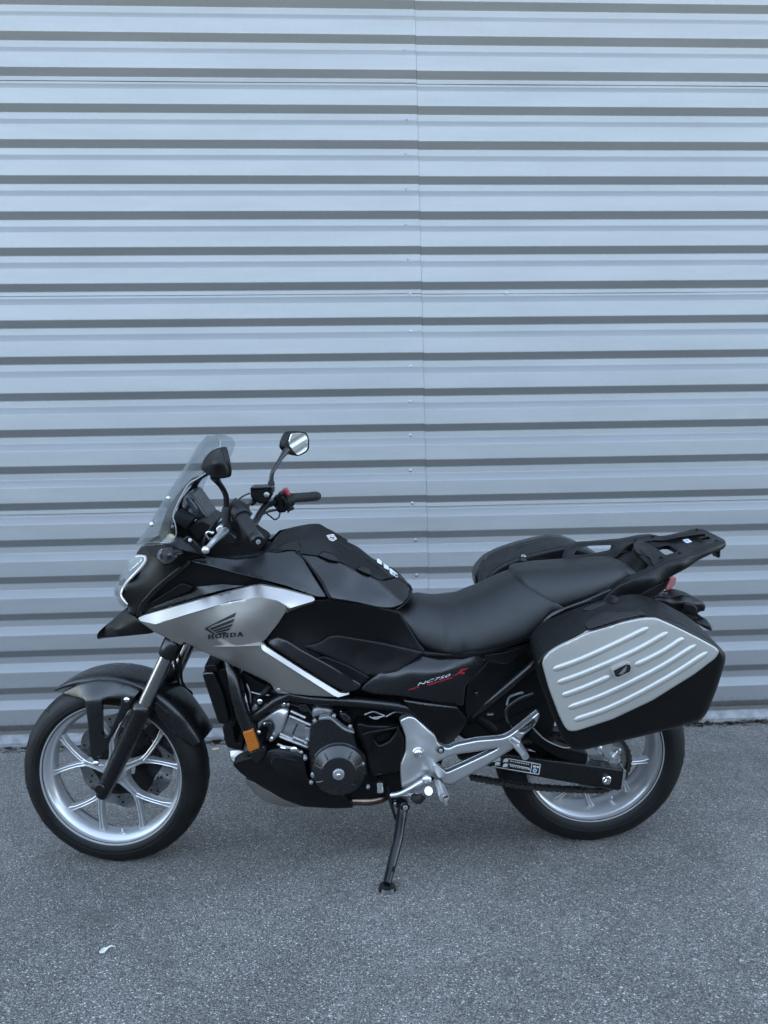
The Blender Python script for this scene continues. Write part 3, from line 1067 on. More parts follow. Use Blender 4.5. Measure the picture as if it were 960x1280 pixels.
# lower triple clamp / stem behind the beak
tube('triple_clamp', bike, [ST @ (CF+Vector((0.013, -0.12, 0))+d_*.50), ST @ (CF+Vector((0.03, 0, 0))+d_*.50), ST @ (CF+Vector((0.013, 0.12, 0))+d_*.50)], .028, 'black_metal', 16, local=True)
# mudguard: a shell round the tyre
def fender():
    bm = bmesh.new()
    n1, n2 = 60, 22
    rows = []
    for i in range(n1+1):
        t = i/n1
        phi = R(22)+(R(122)-R(22))*t
        hwid = 0.078*(1-0.42*max(0, (t-0.72)/0.28)**1.6)*(1-0.10*max(0, (0.2-t)/0.2))
        crown = 0.323+0.004*math.sin(math.pi*t)-0.006*max(0, (t-.85)/.15)
        skirt = 0.262+0.040*min(1, max(0, (t-0.12)/0.30))+0.012*max(0, (t-.8)/.2)
        if t < 0.12:
            skirt = 0.262+0.03*(0.12-t)/0.12
        row = []
        for j in range(n2+1):
            a = math.pi*j/n2
            c, s = math.cos(a), math.sin(a)
            y = -hwid*math.copysign(abs(c)**0.62, c)
            r_ = skirt+(crown-skirt)*abs(s)**0.62
            row.append((r_, y, phi))
        rows.append(row)
    V1 = [[bm.verts.new(MF @ Vector((r_*math.cos(p), y, r_*math.sin(p)))) for r_, y, p in row] for row in rows]
    V0 = [[bm.verts.new(MF @ Vector(((r_-.004)*math.cos(p), y*.95, (r_-.004)*math.sin(p)))) for r_, y, p in row] for row in rows]
    for i in range(n1):
        for j in range(n2):
            bm.faces.new([V1[i][j], V1[i][j+1], V1[i+1][j+1], V1[i+1][j]])
            bm.faces.new([V0[i+1][j], V0[i+1][j+1], V0[i][j+1], V0[i][j]])
    for i in range(n1):
        for j, s in ((0, 1), (n2, -1)):
            bm.faces.new([V1[i][j], V1[i+1][j], V0[i+1][j], V0[i][j]][::s])
    for j in range(n2):
        bm.faces.new([V1[0][j], V0[0][j], V0[0][j+1], V1[0][j+1]])
        bm.faces.new([V1[n1][j+1], V0[n1][j+1], V0[n1][j], V1[n1][j]])
    return finish('front_mudguard', bm, 'satin', bike, 40)
mud = fender()
o = plate('mudguard_side', mud, cv('Q', [(212, 180, -.028), (300, 136, -.050), (380, 119, -.065), (470, 122, -.078), (560, 146, -.085), (600, 168, -.09), (575, 195, -.10), (540, 262, -.105), (452, 400, -.105), (432, 455, -.105), (385, 512, -.105), (357, 482, -.105), (345, 330, -.100), (332, 212, -.092), (300, 205, -.07)]),
      'satin', thick=.012, r=.004, rnd=5, holes=[cv('Q', [(414, 214), (440, 204), (505, 205), (500, 245), (448, 372), (428, 392), (416, 372)])], hr=4)
for q, rr in (((387, 512), .0085), ((534, 207), .0085)):
    px, py = cv('Q', [q])[0]
    disc_at('bolt', mud, U(px, py, -.112), rr, .008, 'steel', dome=.003, seg=14)
plate('mudguard_rear_side', mud, cv('Q', [(665, 215, -.09), (725, 262, -.085), (780, 300, -.082), (835, 375, -.08), (848, 400, -.08), (800, 398, -.08), (740, 360, -.084), (690, 300, -.088), (655, 250, -.09)]), 'satin', thick=.012, r=.004, rnd=4)
tube('brake_hose', bike, [(223, 812, .02), (226, 835, .03), (227, 850, .05), (232, 860, .06), (239, 866, .07), (238, 872, .08), (231, 868, .09), (222, 880, .09)], .0045, 'rubber', 8)
tube('brake_hose', bike, [(217, 815, .0), (221, 840, .03), (224, 856, .05), (228, 866, .07)], .005, 'rubber', 8)
disc_at('horn', bike, U(214, 838, .04), .032, .02, 'plastic', dome=.006, axis=(-.9, -.5, 0))

# ---------------------------------------------------------------- engine and frame behind everything
core = plate('engine_block', bike, [(300, 836), (350, 866), (470, 872), (540, 890), (560, 930), (545, 975), (500, 992), (440, 1000), (386, 998), (345, 968), (322, 930), (312, 890)], 'dark', w=-.118, thick=.23, r=.01, rnd=10)
plate('inner_body', bike, [(250, 700), (330, 690), (440, 745), (500, 790), (600, 815), (700, 790), (720, 800), (680, 880), (620, 905), (560, 905), (440, 868), (330, 845), (262, 800)], 'dark', w=-.095, thick=.18, r=.01, rnd=10)
plate('rear_frame_cover', bike, [(560, 830), (640, 800), (700, 790), (700, 870), (690, 920), (640, 935), (580, 925), (555, 900)], 'dark', w=-.09, thick=.17, r=.01, rnd=10)
# radiator
rad = plate('radiator', bike, cv('H', [(138, 78, -.165), (150, 52, -.165), (222, 62, -.165), (300, 240, -.165), (345, 425, -.165), (330, 445, -.165), (272, 450, -.165), (250, 420, -.165)]), 'plastic', thick=.31, r=.006, rnd=3)
plate('radiator_cap', rad, cv('H', [(150, 10), (240, 0), (260, 60), (160, 70)]), 'plastic', w=-.15, thick=.3, r=.005, rnd=3)
decal('radiator_edge', rad, [cv('H', [(142, 74), (170, 66), (215, 66), (217, 72), (172, 73), (144, 80)])], 'radiator', 'castgrey', w=-.166)
plate('radiator_fan', rad, cv('H', [(225, 40), (330, 30), (345, 200), (380, 420), (352, 430), (300, 235)]), 'dark', w=-.13, thick=.22, r=.005)
plate('radiator_bottom', rad, cv('H', [(285, 470), (375, 470), (385, 560), (400, 590), (440, 585), (450, 640), (380, 640), (320, 620), (305, 560)]), 'dark', w=-.10, thick=.2, r=.006)
# cylinder head, barrel, studs
head = plate('cylinder_head', bike, cv('H', [(548, 440, -.15), (610, 392, -.155), (700, 330, -.15), (745, 305, -.14), (785, 320, -.14), (790, 352, -.15), (745, 485, -.155), (700, 548, -.15), (660, 580, -.15), (640, 530, -.15), (672, 470, -.155), (650, 425, -.155), (600, 440, -.15), (560, 500, -.15)]), 'alloy', thick=.12, r=.010, rnd=5)
plate('barrel', head, cv('H', [(780, 385), (960, 465), (960, 640), (920, 640), (700, 545), (745, 480)]), 'castgrey', w=-.135, thick=.2, r=.006, rnd=3)
for a, b in (((800, 352), (910, 402)), ((790, 388), (962, 462)), ((720, 522), (815, 562)), ((820, 545), (910, 585)), ((716, 540), (925, 622)), ((850, 450), (815, 530))):
    pa, pb = cv('H', [a, b])
    tube('cooling_fin' if a != (850, 450) else 'seam', head, [(pa[0], pa[1], -.148), (pb[0], pb[1], -.150)], .0042 if a != (850, 450) else .002, 'alloy' if a != (850, 450) else 'dark', 8)
for q, rr in (((745, 300), .008), ((780, 300), .006), ((570, 280), .009), ((560, 510), .007), ((740, 640), .011), ((825, 645), .012), ((880, 660), .006), ((915, 590), .006), ((905, 690), .006), ((650, 560), .009), ((610, 450), .007)):
    px, py = cv('H', [q])[0]
    disc_at('engine_bolt', head, U(px, py, -.156), rr, .006, 'steel' if rr > .006 else 'castgrey', dome=.002, seg=10, sides=10)
plate('hose_joint', head, cv('H', [(590, 450), (640, 425), (670, 455), (665, 520), (640, 585), (605, 560), (632, 500), (622, 472), (585, 480)]), 'engine_black', w=-.165, thick=.03, r=.006, rnd=4)
tube('coolant_hose', bike, cv('H', [(520, 320, -.13), (545, 250, -.13), (600, 215, -.14), (640, 170, -.13)]), .009, 'rubber', 10)
tube('coolant_hose', bike, cv('H', [(410, 330, -.12), (430, 200, -.13), (395, 80, -.12), (370, 10, -.12)]), .012, 'rubber', 10)
tube('wiring', bike, cv('H', [(470, 150, -.14), (495, 220, -.145), (500, 290, -.14)]), .0025, 'castgrey', 6)
tube('wiring', bike, cv('H', [(505, 210, -.14), (560, 225, -.145), (640, 235, -.14)]), .0022, 'castgrey', 6)
# small plumbing round the barrels
tube('intake_hose', bike, cv('H', [(640, 190, -.12), (720, 215, -.13), (800, 262, -.135), (870, 290, -.13), (960, 300, -.12)]), .010, 'rubber', 10)
tube('oil_pipe', bike, cv('H', [(700, 600, -.15), (760, 625, -.155), (840, 640, -.155), (900, 690, -.15)]), .0045, 'steel', 8)
tube('wiring', bike, cv('H', [(800, 300, -.15), (860, 320, -.152), (930, 345, -.15), (960, 380, -.15)]), .0028, 'rubber', 6)
tube('wiring', bike, cv('H', [(530, 260, -.145), (560, 320, -.15), (545, 380, -.15)]), .0035, 'rubber', 6)
plate('hose_clamp', bike, cv('H', [(505, 340), (530, 300), (560, 310), (548, 350), (522, 362)]), 'castgrey', w=-.148, thick=.02, r=.004, rnd=3)
plate('sensor_block', bike, cv('H', [(850, 300), (920, 300), (945, 330), (930, 365), (870, 350)]), 'engine_black', w=-.15, thick=.03, r=.005, rnd=4)
plate('barrel_foot', bike, cv('H', [(905, 470), (960, 480), (960, 560), (930, 600), (905, 560)]), 'castgrey', w=-.152, thick=.03, r=.004, rnd=3)
# crankcase covers
cc = plate('crankcase', bike, cv('I', [(170, 260, -.17), (230, 225, -.178), (310, 212, -.18), (345, 240, -.18), (420, 305, -.178), (495, 330, -.175), (520, 440, -.17), (590, 500, -.17), (590, 620, -.17), (540, 720, -.165), (440, 790, -.16), (300, 790, -.16), (200, 720, -.165), (160, 600, -.17), (155, 400, -.17)]), 'engine_black', thick=.12, r=.012, rnd=8)
plate('case_ridge', cc, cv('I', [(228, 240), (235, 222), (310, 210), (328, 222), (420, 300), (495, 328), (500, 345), (420, 322), (318, 236)]), 'castgrey', w=-.186, thick=.02, r=.003, rnd=4)
px, py = cv('I', [(380, 595)])[0]
pc = U(px, py, -.165)
alt = lathe('generator_cover', bike, [(0, -.040), (.042, -.040), (.050, -.0385), (.0545, -.034), (.0740, -.022), (.0775, -.019), (.0790, -.014), (.0830, -.010), (.0835, .02), (0, .02)], Matrix.Translation(pc), 'engine_black', 56, sharp=30)
disc_at('cover_cap', alt, pc+Vector((0, -.039, 0)), .0175, .007, 'castgrey', dome=.002, seg=26)
disc_at('cover_cap_slot', alt, pc+Vector((0, -.047, 0)), .006, .003, 'steel', dome=.001, seg=12)
for k, a in enumerate((18, 55, 125, 160, 205, 235, 270, 318)):
    bm = bmesh.new()
    ca, sa = math.cos(R(a)), math.sin(R(a))
    bm_tube(bm, [pc+Vector((.045*ca, -.038, .045*sa)), pc+Vector((.058*ca, -.034, .058*sa)), pc+Vector((.073*ca, -.024, .073*sa))], [.0016, .002, .0016], 6)
    finish('rib', bm, 'engine_black', alt, 40)
px, py = cv('I', [(197, 645)])[0]
disc_at('cover_plug', cc, U(px, py, -.178), .0105, .008, 'castgrey', dome=.002, seg=18)
for q in ((345, 203), (467, 283), (200, 240), (145, 378), (130, 520), (175, 700), (560, 560), (600, 735)):
    px, py = cv('I', [q])[0]
    disc_at('case_bolt', cc, U(px, py, -.178), .0058, .010, 'castgrey', dome=.001, seg=10)
plate('starter_motor', bike, cv('I', [(180, 160), (220, 135), (320, 150), (345, 180), (310, 205), (230, 215), (190, 225), (178, 200)]), 'castgrey', w=-.16, thick=.05, r=.012, rnd=8)
plate('speed_sensor', bike, cv('I', [(380, 190), (430, 180), (480, 230), (478, 270), (430, 260), (395, 225)]), 'engine_black', w=-.165, thick=.03, r=.007, rnd=6)
for pts in ([(575, 200), (640, 178), (690, 195), (725, 210), (640, 222)], [(610, 215), (660, 232), (720, 205)], [(735, 215), (790, 185), (830, 182), (860, 190)], [(390, 175), (430, 190), (450, 205)]):
    tube('cable', bike, [(*cv('I', [p])[0], -.15) for p in pts], .0022, 'castgrey', 6)
# front sprocket cover
spk = plate('sprocket_cover', bike, cv('I', [(508, 268, -.175), (540, 258, -.178), (600, 275, -.180), (830, 280, -.188), (885, 395, -.190), (850, 540, -.188), (836, 630, -.185), (700, 650, -.182), (640, 662, -.178), (590, 600, -.172), (585, 500, -.170), (555, 420, -.170), (520, 350, -.172)]), 'plastic', thick=.09, r=.010, rnd=8,
            holes=[cv('I', [(645, 372), (690, 350), (806, 316), (805, 325), (760, 390), (685, 425), (668, 405)])], hr=3)
plate('cover_recess', spk, cv('I', [(630, 365), (700, 335), (815, 310), (815, 335), (765, 400), (680, 435)]), 'dark', w=-.155, thick=.01, r=0)
plate('cover_step', spk, cv('I', [(535, 350), (600, 325), (830, 285), (838, 300), (690, 340), (625, 365), (640, 430), (600, 500), (575, 420)]), 'plastic', ctrl=[(*cv('I', [(600, 330)])[0], -.190), (*cv('I', [(830, 290)])[0], -.1965), (*cv('I', [(600, 480)])[0], -.180), (*cv('I', [(540, 355)])[0], -.178)], thick=.02, r=.006, rnd=5)
# frame tubes
ft = tube('frame_downtube', bike, cv('H', [(335, -30, -.125), (365, 90, -.15), (398, 240, -.165), (448, 400, -.17), (500, 520, -.17), (560, 640, -.165), (590, 720, -.15)]), [.016, .0185, .0195, .0200, .0195, .018, .014], 'black_metal', 20)
plate('tube_end', ft, cv('H', [(478, 655), (560, 630), (600, 600), (625, 650), (600, 710), (555, 745), (520, 730)]), 'black_metal', w=-.185, thick=.05, r=.010, rnd=6)
amb = plate('side_reflector', bike, cv('H', [(440, 512), (518, 490), (566, 632), (488, 662)]), 'amber', w=-.196, thick=.012, r=.003, rnd=2)
tube('frame_brace', bike, cv('H', [(495, 412, -.155), (600, 345, -.165), (700, 275, -.17), (800, 225, -.165)]), .0135, 'black_metal', 16)
tube('frame_rail', bike, cv('C', [(425, 412, -.165), (520, 428, -.175), (700, 440, -.178), (860, 458, -.178), (920, 480, -.17)]), .0150, 'black_metal', 18)
tube('subframe_tube', bike, cv('P', [(430, 450, -.125), (560, 350, -.135), (760, 180, -.14), (820, 120, -.13)]), .0125, 'black_metal', 16)
tube('pannier_mount', bike, cv('P', [(690, 560, -.14), (650, 500, -.145), (635, 440, -.15), (650, 400, -.15), (720, 350, -.155), (800, 320, -.16)]), .0055, 'black_metal', 10)
tube('pannier_mount', bike, cv('P', [(640, 390, -.13), (655, 345, -.13), (700, 325, -.14), (740, 315, -.14)]), .0035, 'castgrey', 8)
tube('shock_linkage', bike, cv('P', [(470, 460, -.08), (520, 500, -.085), (560, 540, -.08)]), .018, 'dark', 10)
box('shock_detail', bike, U(*cv('P', [(540, 445)])[0], -.10), (.02, .01, .006), 'castgrey', bev=.002)
# exhaust header under the engine
tube('exhaust_pipe', bike, cv('I', [(380, 835, -.10), (470, 845, -.105), (600, 848, -.105), (680, 835, -.10), (740, 812, -.09)]), [.0135, .0135, .0135, .0135, .0125], 'exhaust', 16)
# belly pan
belly = plate('belly_pan', bike, cv('C', [(190, 686, -.12), (252, 664, -.155), (345, 628, -.17), (382, 622, -.17), (478, 652, -.175), (495, 740, -.18), (520, 768, -.18), (575, 795, -.175), (642, 812, -.17), (682, 864, -.15), (600, 866, -.14), (480, 860, -.13), (400, 832, -.125), (310, 780, -.12), (230, 728, -.115)]), 'plastic',
      ctrl=cv('C', [(300, 690, -.165), (370, 700, -.185), (450, 790, -.175), (330, 740, -.155), (560, 835, -.155)]), thick=.05, r=.007, rnd=5)
plate('pan_scoop', belly, cv('C', [(342, 690), (356, 658), (372, 654), (460, 672), (480, 745), (500, 775), (440, 760), (380, 735)]), 'plastic', ctrl=cv('C', [(350, 680, -.190), (470, 690, -.178), (490, 770, -.180), (400, 735, -.190)]), thick=.008, r=.004, rnd=6)
plate('pan_lower', belly, cv('C', [(235, 742, -.10), (300, 770, -.11), (400, 832, -.115), (495, 856, -.12), (440, 860, -.10), (380, 857, -.09), (320, 838, -.085), (270, 795, -.08)]), 'silver', thick=.12, r=.006, rnd=6)
plate('pan_front', belly, cv('C', [(178, 630, -.06), (228, 625, -.07), (262, 645, -.10), (255, 662, -.10), (195, 682, -.09), (180, 660, -.07)]), 'silver', thick=.1, r=.006, rnd=5)
mirror_copy(belly, bike)

# ---------------------------------------------------------------- silver foot-peg bracket, pegs, lever, stand
br = plate('footpeg_bracket', bike, cv('J', [(90, 95, -.185), (150, 68, -.185), (190, 78, -.185), (310, 190, -.195), (325, 235, -.195), (385, 266, -.195), (430, 242, -.195), (560, 216, -.195), (715, 203, -.195), (762, 180, -.195), (925, 48, -.20), (936, 60, -.20), (915, 120, -.20), (832, 195, -.20), (800, 250, -.195), (600, 380, -.195), (400, 490, -.195), (330, 470, -.195), (290, 430, -.195), (180, 482, -.195), (105, 512, -.19), (96, 360, -.19), (128, 285, -.19), (130, 200, -.19)]),
      'alloy', ctrl=cv('J', [(205, 290, -.205), (300, 330, -.204)]), thick=.022, r=.0075, rnd=5, holes=[cv('J', [(308, 352), (420, 305), (560, 285), (690, 262), (560, 325), (385, 405), (352, 408)]), cv('J', [(806, 164), (898, 92), (910, 100), (888, 142), (838, 168)])], hr=4, step=2.4)
for q, rr, m_, h in (((205, 291), .0175, 'alloy', .006), ((205, 291), .0125, 'steel', .011), ((340, 273), .0105, 'black_metal', .006), ((340, 273), .006, 'castgrey', .009)):
    px, py = cv('J', [q])[0]
    disc_at('bracket_bolt', br, U(px, py, -.203), rr, h, m_, dome=.003 if m_ == 'steel' else .001, seg=22)
plate('peg_clevis', br, cv('J', [(288, 366), (312, 358), (372, 408), (366, 440), (330, 455), (296, 400)]), 'alloy', w=-.21, thick=.02, r=.004, rnd=3)
tube('passenger_peg', bike, [(*cv('J', [(775, 222)])[0], -.205), (*cv('J', [(800, 245)])[0], -.215), (*cv('J', [(830, 285)])[0], -.25), (*cv('J', [(850, 318)])[0], -.275)], [.013, .0135, .0115, .0105], 'alloy', 14)
tube('peg_pivot', bike, [(*cv('J', [(765, 200)])[0], -.215), (*cv('J', [(812, 232)])[0], -.222)], .010, 'alloy', 12)
peg = tube('rider_peg', bike, [(*cv('J', [(322, 478)])[0], -.215), (*cv('J', [(340, 510)])[0], -.25), (*cv('J', [(362, 560)])[0], -.30)], [.013, .0145, .0145], 'alloy', 12)
plate('peg_rubber', peg, cv('J', [(302, 486, -.225), (330, 468, -.225), (352, 474, -.23), (388, 552, -.305), (378, 566, -.31), (342, 560, -.30)]), 'rubber', thick=.022, r=.004, rnd=3)
for k in range(4):
    y = 492+k*18
    tube('rubber_rib', peg, [(*cv('J', [(314+k*9, y+6)])[0], -.236-.019*k), (*cv('J', [(350+k*8, y-4)])[0], -.236-.019*k)], .0028, 'rubber', 6)
tube('peg_feeler', peg, [(*cv('J', [(368, 565)])[0], -.305), (*cv('J', [(371, 596)])[0], -.31), (*cv('J', [(372, 614)])[0], -.312)], [.0058, .0058, .0035], 'steel', 10, smooth=False)
lev = tube('shift_lever', bike, cv('J', [(40, 548, -.20), (90, 540, -.205), (150, 512, -.21), (215, 475, -.212), (255, 455, -.212)]), [.007, .0075, .0075, .008, .011], 'alloy', 10)
tube('toe_piece', lev, [(*cv('J', [(215, 545)])[0], -.215), (*cv('J', [(248, 532)])[0], -.235), (*cv('J', [(268, 522)])[0], -.26)], [.010, .0115, .0125], 'alloy', 14)
tube('shift_rod', lev, cv('J', [(90, 548, -.20), (150, 546, -.205), (215, 540, -.21)]), .0042, 'steel', 8)
tube('toe_rubber', lev, cv('J', [(180, 560, -.21), (205, 570, -.23), (235, 552, -.24)]), [.012, .014, .010], 'rubber', 12)
disc_at('lever_pivot', lev, U(*cv('J', [(255, 450)])[0], -.21), .014, .012, 'alloy', dome=.004)
tube('shift_shaft', bike, [(*cv('T', [(205, 70)])[0], -.15), (*cv('T', [(208, 120)])[0], -.175), (*cv('T', [(212, 180)])[0], -.18)], [.010, .011, .011], 'steel', 12, smooth=False)
# side stand
gft = Uground(*cv('T', [(262, 900)])[0], 0.012)
piv = U(*cv('T', [(395, 262)])[0], -.135)
kn = U(*cv('T', [(372, 350)])[0], -.155)
sd = tube('side_stand', bike, [piv, kn, kn.lerp(gft, .35)+Vector((.004, 0, 0)), kn.lerp(gft, .7), gft+Vector((0, 0, .012))], [.017, .0155, .0145, .0135, .012], 'black_metal', 14, local=True, sub=4)
disc_at('stand_pivot', sd, piv+Vector((0, -.012, 0)), .015, .012, 'black_metal', dome=.002)
disc_at('pivot_bolt', sd, piv+Vector((0, -.024, 0)), .0075, .005, 'castgrey')
bm = bmesh.new()
bmesh.ops.create_cone(bm, cap_ends=True, segments=24, radius1=1, radius2=0.86, depth=1)
bmesh.ops.scale(bm, vec=(.026, .034, .010), verts=bm.verts)
bmesh.ops.transform(bm, matrix=Matrix.Translation(Uground(*cv('T', [(265, 895)])[0], 0.006)) @ Matrix.Rotation(-LEAN, 4, 'X'), verts=bm.verts)
finish('stand_foot', bm, 'black_metal', sd, 40)
tube('stand_spring', sd, [(*cv('T', [(262, 130)])[0], -.13), (*cv('T', [(285, 240)])[0], -.135), (*cv('T', [(330, 390)])[0], -.15)], .0048, 'black_metal', 10)
plate('stand_bracket', bike, cv('T', [(262, 200), (330, 195), (420, 235), (425, 300), (350, 300), (300, 290), (278, 240)]), 'black_metal', w=-.125, thick=.03, r=.005, rnd=5)
disc_at('bracket_nut', bike, U(*cv('T', [(322, 268)])[0], -.127), .007, .007, 'steel', sides=6)
plate('stand_tang', sd, cv('T', [(296, 768), (322, 752), (326, 770), (280, 840), (268, 830)]), 'black_metal', w=U(*cv('T', [(296, 768)])[0], 0)[1]+kn.lerp(gft, .8)[1]-.01, thick=.012, r=.002, rnd=2)

# ---------------------------------------------------------------- swing arm, chain, rear drive
sw = plate('swingarm', bike, cv('O', [(-120, 268, -.12), (0, 285, -.125), (260, 322, -.13), (480, 350, -.135), (668, 376, -.14), (672, 392, -.14), (655, 462, -.14), (640, 474, -.14), (500, 452, -.135), (280, 412, -.13), (100, 375, -.125), (-100, 330, -.12)]), 'black_metal', thick=.04, r=.008, rnd=4, step=3)
mirror_copy(sw, bike)
px, py = cv('O', [(585, 425)])[0]
disc_at('axle_washer', sw, U(px, py, -.139), .0145, .004, 'steel')
disc_at('axle_nut', sw, U(px, py, -.143), .0105, .011, 'steel', sides=6)
plate('chain_adjuster', sw, cv('O', [(664, 372), (676, 380), (660, 470), (650, 472)]), 'steel', w=-.144, thick=.03, r=.001, rnd=1)
# warning label on the swing arm
decal('warning_label', sw, [cv('O', [(58, 312), (280, 352), (272, 400), (48, 362)])], 'swingarm', 'black_print', lift=.0008, step=6)
lbl = []
def ln(c, a, b, wpx=.45):
    (x0, y0), (x1, y1) = cv(c, [a, b])
    dx, dy = x1-x0, y1-y0
    l = math.hypot(dx, dy)
    nx, ny = -dy/l*wpx, dx/l*wpx
    return [(x0+nx, y0+ny), (x1+nx, y1+ny), (x1-nx, y1-ny), (x0-nx, y0-ny)]
for a, b in (((130, 326), (278, 353)), ((54, 362), (270, 399)), ((240, 348), (232, 392)), ((279, 353), (271, 400)), ((135, 352), (228, 371))):
    lbl.append(ln('O', a, b))
for (x, y, n) in ((140, 337, 9), (140, 360, 9)):
    for k in range(n):
        lbl.append(ln('O', (x+k*10.2, y+k*1.9), (x+k*10.2+random.uniform(4, 8), y+k*1.9+1.2), .55))
for (x, y) in ((75, 325), (110, 330), (72, 345), (108, 353), (56, 330)):
    lbl.append(cv('O', [(x, y), (x+12, y-6), (x+22, y+2), (x+16, y+8), (x+22, y+13), (x+9, y+11), (x-4, y+13)]))
lbl.append(cv('O', [(246, 357), (258, 359), (257, 368), (245, 366)]))
lbl.append(cv('O', [(262, 360), (274, 362), (273, 370), (261, 368)]))
decal('label_print', sw, lbl, 'swingarm', 'white', lift=.0022)
cx, cy = cv('O', [(253, 381)])[0]
decal('label_disc', sw, [[(cx+2.6*math.cos(a), cy+2.6*math.sin(a)) for a in np.linspace(0, 6.28, 15)[:-1]]], 'swingarm', 'white', lift=.0026)
decal('label_mark', sw, [[(cx+1.7*math.cos(a), cy+1.7*math.sin(a)) for a in np.linspace(0, 6.28, 13)[:-1]]], 'swingarm', 'blue', lift=.0042)
# rear sprocket
MS = Matrix.Translation(CRr+Vector((0, -.098, 0)))
spr = disc_mesh('rear_sprocket', bike, MS, .072, .094, 0, .006, 'disc', 42, .003, 0, seg=252)
disc_mesh('sprocket_carrier', spr, MS, .030, .060, .006, .012, 'alloy', 5, .006, 0, seg=100)
for k in range(5):
    a = R(30)+k*2*math.pi/5
    bm = bmesh.new()
    bm_tube(bm, [CRr+Vector((.045*math.cos(a-.2), -.100, .045*math.sin(a-.2))), CRr+Vector((.080*math.cos(a), -.099, .080*math.sin(a)))], [.012, .008], 10)
    finish('sprocket_arm', bm, 'alloy', spr, 40)
    disc_at('sprocket_bolt', spr, CRr+Vector((.066*math.cos(a), -.104, .066*math.sin(a))), .0075, .009, 'steel', sides=6)
# chain: lower run, round the sprocket, upper run
def chain():
    yv = -.098
    fs = U(*cv('I', [(700, 560)])[0], yv)
    rc = CRr+Vector((0, yv, 0))
    rs, rf = .0965, .042
    pts = []
    low0 = U(*cv('O', [(-40, 412)])[0], yv)
    a_end = R(-98)
    low1 = rc+Vector((rs*math.cos(a_end), 0, rs*math.sin(a_end)))
    pts.append(low0)
    for t in (.2, .4, .6, .8):
        p = low0.lerp(low1, t)
        p.z -= .010*math.sin(math.pi*t)
        pts.append(p)
    for k in range(25):
        a = a_end+(R(100)-a_end)*k/24
        pts.append(rc+Vector((rs*math.cos(a), 0, rs*math.sin(a))))
    pts.append(low0+Vector((0.02, 0, .105)))
    # resample by pitch
    pitch = .0159
    L_ = [pts[0]]
    acc = 0
    for a, b in zip(pts, pts[1:]):
        d = (b-a).length
        while acc+d >= pitch:
            t = (pitch-acc)/d
            a = a.lerp(b, t)
            d = (b-a).length
            L_.append(a.copy())
            acc = 0
        acc += d
    bm = bmesh.new()
    for i in range(len(L_)-1):
        a, b = L_[i], L_[i+1]
        t = (b-a).normalized()
        n = Vector((-t.z, 0, t.x))
        wide = .0105 if i % 2 else .0078
        for s in (-1, 1):
            y0 = yv+s*wide
            prof = []
            for k in range(5):
                an = math.pi/2+math.pi*k/4
                prof.append(a+t*(.0072*math.cos(an))+n*(.0072*math.sin(an)))
            prof.append(a.lerp(b, .5)-n*.0052)
            for k in range(5):
                an = -math.pi/2+math.pi*k/4
                prof.append(b+t*(.0072*math.cos(an))+n*(.0072*math.sin(an)))
            prof.append(a.lerp(b, .5)+n*.0052)
            f1 = [bm.verts.new(Vector((p.x, y0-.0011, p.z))) for p in prof]
            f2 = [bm.verts.new(Vector((p.x, y0+.0011, p.z))) for p in prof]
            bm.faces.new(f1)
            bm.faces.new(f2[::-1])
            for k in range(len(prof)):
                q = (k+1) % len(prof)
                bm.faces.new([f1[q], f1[k], f2[k], f2[q]])
        bm_tube(bm, [Vector((a.x, yv-.012, a.z)), Vector((a.x, yv+.012, a.z))], .0046, 8)
    return finish('drive_chain', bm, 'chain', bike, 40)
chain()
# hugger and inner guard above the swing arm
plate('chain_guard', bike, cv('O', [(235, 185, -.13), (300, 235, -.13), (372, 268, -.125), (470, 292, -.12), (500, 300, -.12), (492, 352, -.12), (420, 350, -.12), (345, 318, -.12), (270, 270, -.125), (225, 235, -.13)]), 'plastic', thick=.03, r=.005, rnd=6)
tube('guard_edge', bike, cv('O', [(245, 185, -.135), (300, 238, -.137), (375, 272, -.132), (420, 275, -.128)]), .0022, 'castgrey', 6)
plate('rear_hugger', bike, [(612, 905), (640, 890), (672, 900), (690, 925), (702, 940), (690, 950), (660, 935), (630, 930)], 'dark', w=-.085, thick=.17, r=.01, rnd=8)
cal = box('rear_caliper', bike, U(*cv('O', [(560, 330)])[0], .02), (.08, .07, .035), 'engine_black', bev=.01)
tube('rear_brake_line', bike, cv('O', [(650, 345, -.02), (668, 375, -.02), (662, 440, -.02)]), .003, 'steel', 6)
# ---------------------------------------------------------------- bodywork
def both(*a, **k):
    o = plate(*a, **k)
    mirror_copy(o, a[1])
    return o
# beak under the lamp
both('beak', bike, cv('K', [(20, 672, .0), (38, 640, .0), (130, 565, -.02), (225, 492, -.05), (300, 545, -.10), (322, 575, -.11), (440, 662, -.115), (405, 672, -.11), (230, 690, -.07), (60, 706, -.01), (28, 700, .0)]), 'plastic',
     ctrl=cv('K', [(150, 640, -.055), (260, 600, -.09), (90, 670, -.02)]), thick=.012, r=.004, rnd=4)
# black nose between lamp and side cowl
nose = both('nose_cowl', bike, cv('K', [(295, 76, -.02), (330, 40, -.03), (395, 2, -.07), (470, -40, -.11), (640, -40, -.15), (700, 30, -.145), (800, 80, -.145), (830, 95, -.145), (700, 120, -.145), (640, 190, -.14), (430, 360, -.12), (340, 470, -.105), (290, 545, -.10), (235, 520, -.10), (240, 470, -.092), (195, 400, -.085), (215, 320, -.085), (350, 180, -.085), (386, 118, -.08), (378, 80, -.07)]), 'plastic',
     ctrl=cv('K', [(420, 250, -.112), (520, 120, -.13), (300, 400, -.098)]), thick=.012, r=.004, rnd=4)
